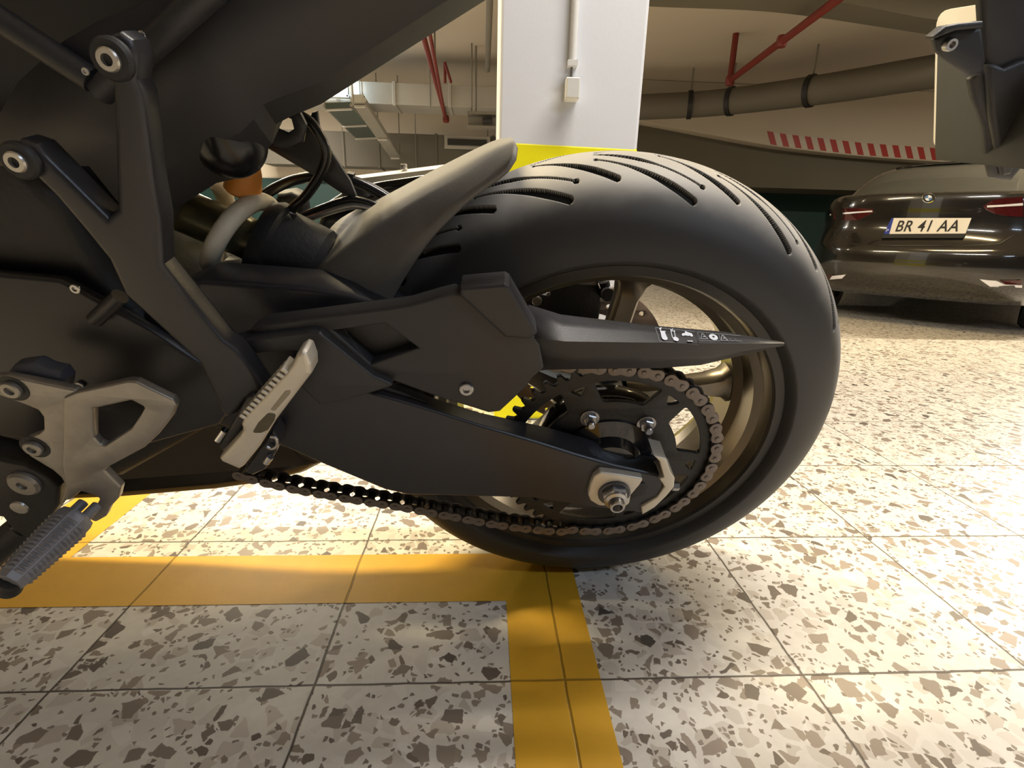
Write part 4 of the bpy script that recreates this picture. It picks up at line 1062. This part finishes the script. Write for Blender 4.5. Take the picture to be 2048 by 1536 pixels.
# hexagonal lug and subframe strut behind
bprism('subframe_lug', [(540, 240), (556, 228), (600, 226), (612, 250), (606, 285), (575, 300), (546, 292)], -0.02, 0.007, SATIN, bike, 0.002, holes=[[(551, 235), (562, 230), (582, 239), (587, 258), (575, 266), (553, 257)]])
bprism('subframe_strut', [(524, 292), (548, 284), (606, 270), (622, 226), (634, 222), (640, 270), (700, 362), (716, 400), (682, 388), (640, 360)], 0.03, 0.008, SATIN, bike, 0.003)

# ---- passenger footrest (silver, ribbed)
QY = -0.222
pf = [(602, 703), (592, 710), (582, 732), (571, 746), (486, 838), (481, 850), (484, 862), (478, 873), (437, 918), (442, 925), (477, 940), (486, 935), (517, 897), (535, 868), (551, 842), (622, 749), (621, 731), (612, 708)]
peg = bprism('passenger_footrest', pf, QY, 0.024, CAST, bike, 0.004, rnd=0.002)
V, F = [], []
a, b_ = bk(574, 742, QY+0.001), bk(484, 842, QY+0.001); dv = b_-a; n = 12; ang = math.atan2(dv.z, dv.x)
R = Matrix.Rotation(-ang, 3, 'Y')
for i in range(n):
    t = (i+0.4)/n; V, F = join_data((V, F), box_data(a+dv*t+Vector((-0.0008, 0.010, 0.0012)), dv.length/n*0.55, 0.020, 0.0065, R))
o = pm('tread_rib', V, F, CAST, peg, None)
bv = o.modifiers.new('bevel', 'BEVEL'); bv.width = 0.0008; bv.segments = 2
bprism('peg_recess_shade', [(504, 866), (516, 846), (536, 826), (552, 828), (548, 842), (536, 860), (522, 866)], QY-0.0004, 0.003, RECESS_SHADE, peg, 0.0002, rnd=0.004)  # flat dark patch paints the shade of the hollow
bprism('peg_recess_shade', [(540, 820), (570, 782), (582, 780), (580, 788), (550, 822)], QY-0.0003, 0.003, mat('shaded_cast', (0.34, 0.30, 0.22), 0.6), peg, 0.0002, rnd=0.002)  # darker patch paints the shade in the slot
bprism('peg_clevis', [(492, 795), (505, 790), (520, 800), (470, 880), (445, 905), (436, 895), (455, 862)], HY-0.006, 0.026, SATIN, peg, 0.003)
bprism('peg_clevis', [(520, 898), (545, 862), (556, 880), (552, 905), (530, 940), (505, 952), (488, 945)], HY+0.004, 0.024, SATIN, peg, 0.003)
tube('pivot_pin', [bk(436, 880, HY-0.004), bk(450, 860, HY-0.004)], 0.0034, CHROME, peg, 16)
tube('pivot_pin', [bk(532, 925, HY), bk(541, 913, HY)], 0.0034, CHROME, peg, 16)
tube('return_spring', pxt([(541, 873), (552, 876), (554, 890), (544, 897), (534, 893)], HY), 0.0018, STEEL, peg, 10)

# ---- rider's heel guard and footrest bracket
KY = -0.216
br = [(-30, 756), (10, 753), (60, 762), (151, 781), (160, 800), (160, 984), (141, 1000), (131, 1002), (119, 1014), (131, 972), (121, 955), (105, 941), (60, 914), (40, 893), (49, 879), (77, 868), (87, 860), (86, 835), (76, 821), (49, 810), (0, 792), (-30, 786)]
brk = bprism('footrest_bracket', br, KY+0.003, 0.009, ALUW, bike, 0.002, rnd=0.003)
hgx = [(126, 796), (151, 785), (253, 763), (271, 764), (345, 800), (352, 812), (343, 836), (316, 870), (288, 896), (206, 940), (214, 948), (241, 976), (236, 998), (219, 1016), (211, 1034), (191, 1045), (178, 1039), (199, 998), (187, 991), (160, 983), (141, 999), (130, 1002), (131, 972), (124, 930)]
heel = bprism('heel_guard', hgx, KY, 0.009, ALUW, brk, 0.002, holes=[[(186, 818), (262, 801), (289, 815), (281, 830), (262, 858), (209, 893), (200, 890), (187, 876)]], rnd=0.003)
for x, y in ((26, 777), (70, 894)):
    b0 = bk(x, y, KY+0.003)
    lathe('bolt_recess', [(0.0, 0.0006), (0.0128, 0.0006), (0.0128, 0.0), (0.0, -0.001)], b0, YN, DARK, brk, 32)
    socket_bolt('bracket_bolt', b0+YN*0.0006, YN, 0.0082, ALUW, brk, 0.004)
# footrest: tapered knurled bar pointing out to the viewer's side
fa, fb = bk(168, 1020, KY-0.004), bk(16, 1166, -0.300)
fd = (fb-fa).normalized(); FL = (fb-fa).length
fu = (Vector((0, 0, 1))-fd*fd.z).normalized(); fw = fd.cross(fu)
fr_ = empty('rider_footrest'); fr_.parent = bike
rows = []
for t, r in ((0.10, 0.0160), (0.16, 0.0180), (0.25, 0.0176), (0.60, 0.0154), (0.93, 0.0130), (0.99, 0.0120), (1.0, 0.004)):
    rows.append([fa+fd*FL*t+(fu*math.cos(a_)+fw*math.sin(a_))*r for a_ in [2*math.pi*(k+0.5)/8 for k in range(9)]])
loft('peg_body', rows, PEG, fr_, smooth=25)
V, F = [], []
for i in range(14):
    t = 0.22+0.70*i/14; t2 = 0.22+0.70*(i+1)/14
    for k in range(8):
        r0 = np.interp((t+t2)/2, [0.16, 0.25, 0.6, 0.93], [0.018, 0.0176, 0.0154, 0.013])
        a0_, a1_ = 2*math.pi*(k-0.42)/8, 2*math.pi*(k+0.42)/8
        def pp(tt, aa, rr): return fa+fd*FL*tt+(fu*math.cos(aa)+fw*math.sin(aa))*rr
        o = len(V); rb = r0*0.985
        V += [pp(t+.003, a0_, rb), pp(t2-.003, a0_, rb), pp(t2-.003, a1_, rb), pp(t+.003, a1_, rb), pp((t+t2)/2, (a0_+a1_)/2, r0*0.97+0.0019)]
        F += [(o, o+1, o+4), (o+1, o+2, o+4), (o+2, o+3, o+4), (o+3, o, o+4), (o+3, o+2, o+1, o)]
pm('knurling', V, F, PEG, fr_, None)
for s in (-1, 1):
    pm('peg_fork', *tube_data([fa+fw*0.0085*s+fd*FL*0.16, fa+fw*0.0085*s-fd*0.008], 0.0052, 12), PEG, fr_, 60)
lathe('peg_feeler', [(0, 0), (0.0085, 0), (0.0095, 0.006), (0.0095, 0.016), (0.006, 0.022), (0, 0.023)], bk(22, 1160, -0.298), bk(17, 1190, -0.298)-bk(22, 1160, -0.298), DARK, fr_, 24)

# ---- gear linkage and stand bracket, lower left
st = bprism('stand_bracket', [(-60, 905), (20, 925), (48, 930), (84, 950), (118, 975), (116, 1012), (90, 1050), (45, 1095), (0, 1135), (-60, 1190), (-60, 1110), (0, 1070), (20, 1056), (4, 1036), (-60, 1030)], KY+0.010, 0.03, DARK, bike, 0.004)
lathe('bracket_bolt', [(0, 0), (0.0150, 0), (0.0150, 0.003), (0.0125, 0.006), (0.005, 0.006), (0.0045, 0.003), (0, 0.003)], bk(52, 964, KY+0.010), YN, ALUW, st, 32)
lathe('pivot_cap', [(0, 0), (0.0088, 0), (0.0082, 0.002), (0, 0.0025)], bk(40, 1014, KY+0.010), YN, ALU, st, 24)
V, F = tube_data([bk(52, 1050, KY+0.024), bk(-60, 1140, KY+0.0)], 0.016, 14)
pm('stand_leg', V, F, DARK, st, 50)

# ---- muffler under the engine, lengthened out of view to block lamp light
bprism('belly_muffler', [(-900, 840), (150, 850), (420, 830), (600, 880), (645, 925), (642, 938), (606, 956), (540, 975), (430, 990), (236, 1006), (-900, 1050)], -0.085, 0.17, MUFFLER, bike, 0.02, rnd=0.01)
# ---- engine and frame mass in the dark
bprism('engine_case', [(-700, 300), (20, 300), (130, 420), (190, 540), (300, 660), (400, 770), (400, 870), (240, 960), (-700, 960)], -0.125, 0.22, DARK, bike, 0.015)
fp = bprism('frame_plate', [(-300, 520), (120, 560), (300, 660), (420, 740), (470, 800), (440, 850), (240, 905), (60, 880), (-300, 850)], -0.150, 0.012, SATIN, bike, 0.004)
V, F = tube_data([bk(190, 640, -0.158), bk(240, 592, -0.158)], 0.0070, 16)
pm('hanger_tube', V, F, SATIN, fp, 60)
for x, y, r in ((152, 577, 0.0045), (160, 770, 0.004)): socket_bolt('frame_bolt', bk(x, y, -0.152), YN, r, STEEL, fp)
bprism('gear_linkage_cover', [(8, 750), (20, 735), (60, 730), (85, 742), (115, 748), (128, 765), (125, 785), (30, 770)], KY+0.014, 0.02, mat('slate_plastic', (0.06, 0.062, 0.075), 0.5), bike, 0.006)

# ---- tail unit and seat underside, upper left
te = [(330, 470), (345, 416), (430, 362), (482, 350), (508, 318), (540, 285), (548, 245), (575, 230), (640, 203), (800, 101), (960, 0), (1060, -65)]
tc_ = [(250, 420), (300, 360), (390, 300), (440, 280), (480, 262), (505, 235), (525, 205), (560, 190), (640, 160), (790, 62), (930, -28), (1030, -92)]
td = [(180, 330), (240, 270), (330, 215), (390, 195), (440, 180), (470, 160), (500, 140), (540, 130), (600, 90), (740, 8), (860, -70), (980, -130)]
tg = [(-60, 330), (40, 160), (130, 80), (200, 40), (260, 20), (300, 0), (340, -20), (390, -40), (450, -80), (600, -160), (740, -240), (900, -320)]
rows = [[Vector((v.x, 0.10, v.z+0.07)) for v in bpl(te, -0.085)], bpl(te, -0.085), bpl(tc_, -0.112), bpl(td, -0.125), bpl(tg, -0.14)]
loft('tail_panel', rows, PLASTIC, bike, thick=0.004, smooth=20)
bprism('tail_inner_tray', [(-500, -300), (300, -300), (860, -330), (1010, -50), (940, 2), (640, 190), (560, 225), (530, 280), (480, 320), (430, 350), (350, 405), (250, 420), (-500, 330)], -0.03, 0.025, PLASTIC, bike, 0.005)
bprism('seat_light_block', [(-500, -300), (860, -330), (940, -80), (690, 80), (550, 140), (390, 240), (-500, 260)], 0.0, 0.11, PLASTIC, bike, 0.005)  # hidden block added inside the tail to stop lamp light
sf = [((200, 185), (430, -25)), ((-30, 20), (185, 160)), ((300, 92), (250, 60)), ((270, 190), (372, 128))]
for (x0_, y0_), (x1_, y1_) in sf[:2]:
    tube('subframe_tube', [bk(x0_, y0_, -0.150), bk(x1_, y1_, -0.150)], 0.009, PLASTIC, bike, 20)
# glossy reservoir above the shock
rc = bk(446, 252, -0.085)
ax_ = (bk(480, 330, -0.085)-bk(415, 180, -0.085)).normalized()
lathe('expansion_tank', [(0.031*math.cos(q), 0.012*(1 if q > 0 else -1)*(abs(q) > 0.01)+0.031*math.sin(q)) for q in [math.pi*(-0.5+k/24) for k in range(25)]], rc, ax_, mat('tank_black', (0.010, 0.010, 0.011), 0.24, var=0.05), bike, 48, 70)
lathe('tank_cap', [(0, 0), (0.007, 0), (0.007, 0.006), (0.005, 0.008), (0, 0.008)], bk(512, 238, -0.09), ax_+Vector((1, 0, 0)), DARK, bike, 24)
for x, y in ((284, 70), (172, 143)): socket_bolt('panel_screw', bk(x, y, -0.172), YN, 0.0025, STEEL, bike)

# ---- number plate hanger at the tail, upper right
hp = [(1962, -40), (1967, 52), (1973, 122), (1944, 160), (1952, 200), (1960, 221), (1974, 260), (1978, 325), (1986, 357), (2025, 365), (2080, 300), (2120, 200), (2160, -60)]
ph = bprism('plate_hanger', hp, -0.055, 0.012, PLASTIC, bike, 0.006)
bprism('hanger_web', [(1975, 130), (1995, 128), (2012, 136), (2046, 120), (2090, 118), (2070, 260), (2024, 350), (2008, 352), (1996, 300), (1984, 230)], -0.062, 0.010, PLASTIC, ph, 0.004)
lm = bprism('indicator_mount', [(1871, 80), (1892, 66), (1915, 58), (1967, 54), (1975, 122), (1967, 150), (1940, 155), (1912, 134), (1889, 117), (1877, 103)], -0.070, 0.009, PLASTIC, ph, 0.004)
bprism('mount_hood', [(1867, 73), (1892, 53), (1918, 47), (1968, 42), (1968, 56), (1915, 61), (1893, 69), (1869, 78)], -0.075, 0.012, PLASTIC, lm, 0.002)
socket_bolt('mount_bolt', bk(1895, 89, -0.070), YN, 0.0050, STEEL, lm, 0.006)
tube('tail_strut', [bk(980, -110, -0.02), bk(1500, -190, -0.02), bk(1990, -30, -0.03)], 0.012, PLASTIC, ph, 12)
# the plate itself, seen from its front side
XP = bk(1872, 104, 0.085).x
def yz(px_, py_): q = bk(px_, py_, XP, 0); return (q.y, q.z)
pl_ = fillet([Vector((*yz(*p), 0)) for p in ((1872, 22), (1866, 292), (2140, 330), (2140, -20))], 0.012, 5)
npl = prism2('number_plate', [pl_], XP, 0.0025, PLATEW, bike, lambda u, v, w: Vector((w, u, v)), 0.0006)
q = [Vector((*yz(*p), 0)) for p in ((1886, 70), (1880, 300), (1882, 320), (2120, 345), (2120, 60))]
prism2('plate_backing', [q], XP-0.006, 0.0055, GREYPL, npl, lambda u, v, w: Vector((w, u, v)), 0.0008)

# ---- seat out of view, added to shade the front-left floor
bprism('seat', [(-900, -900), (-300, -520), (250, -560), (520, -460), (560, -330), (300, -290), (-500, -290), (-900, -400)], -0.11, 0.22, RUBBER, bike, 0.03)
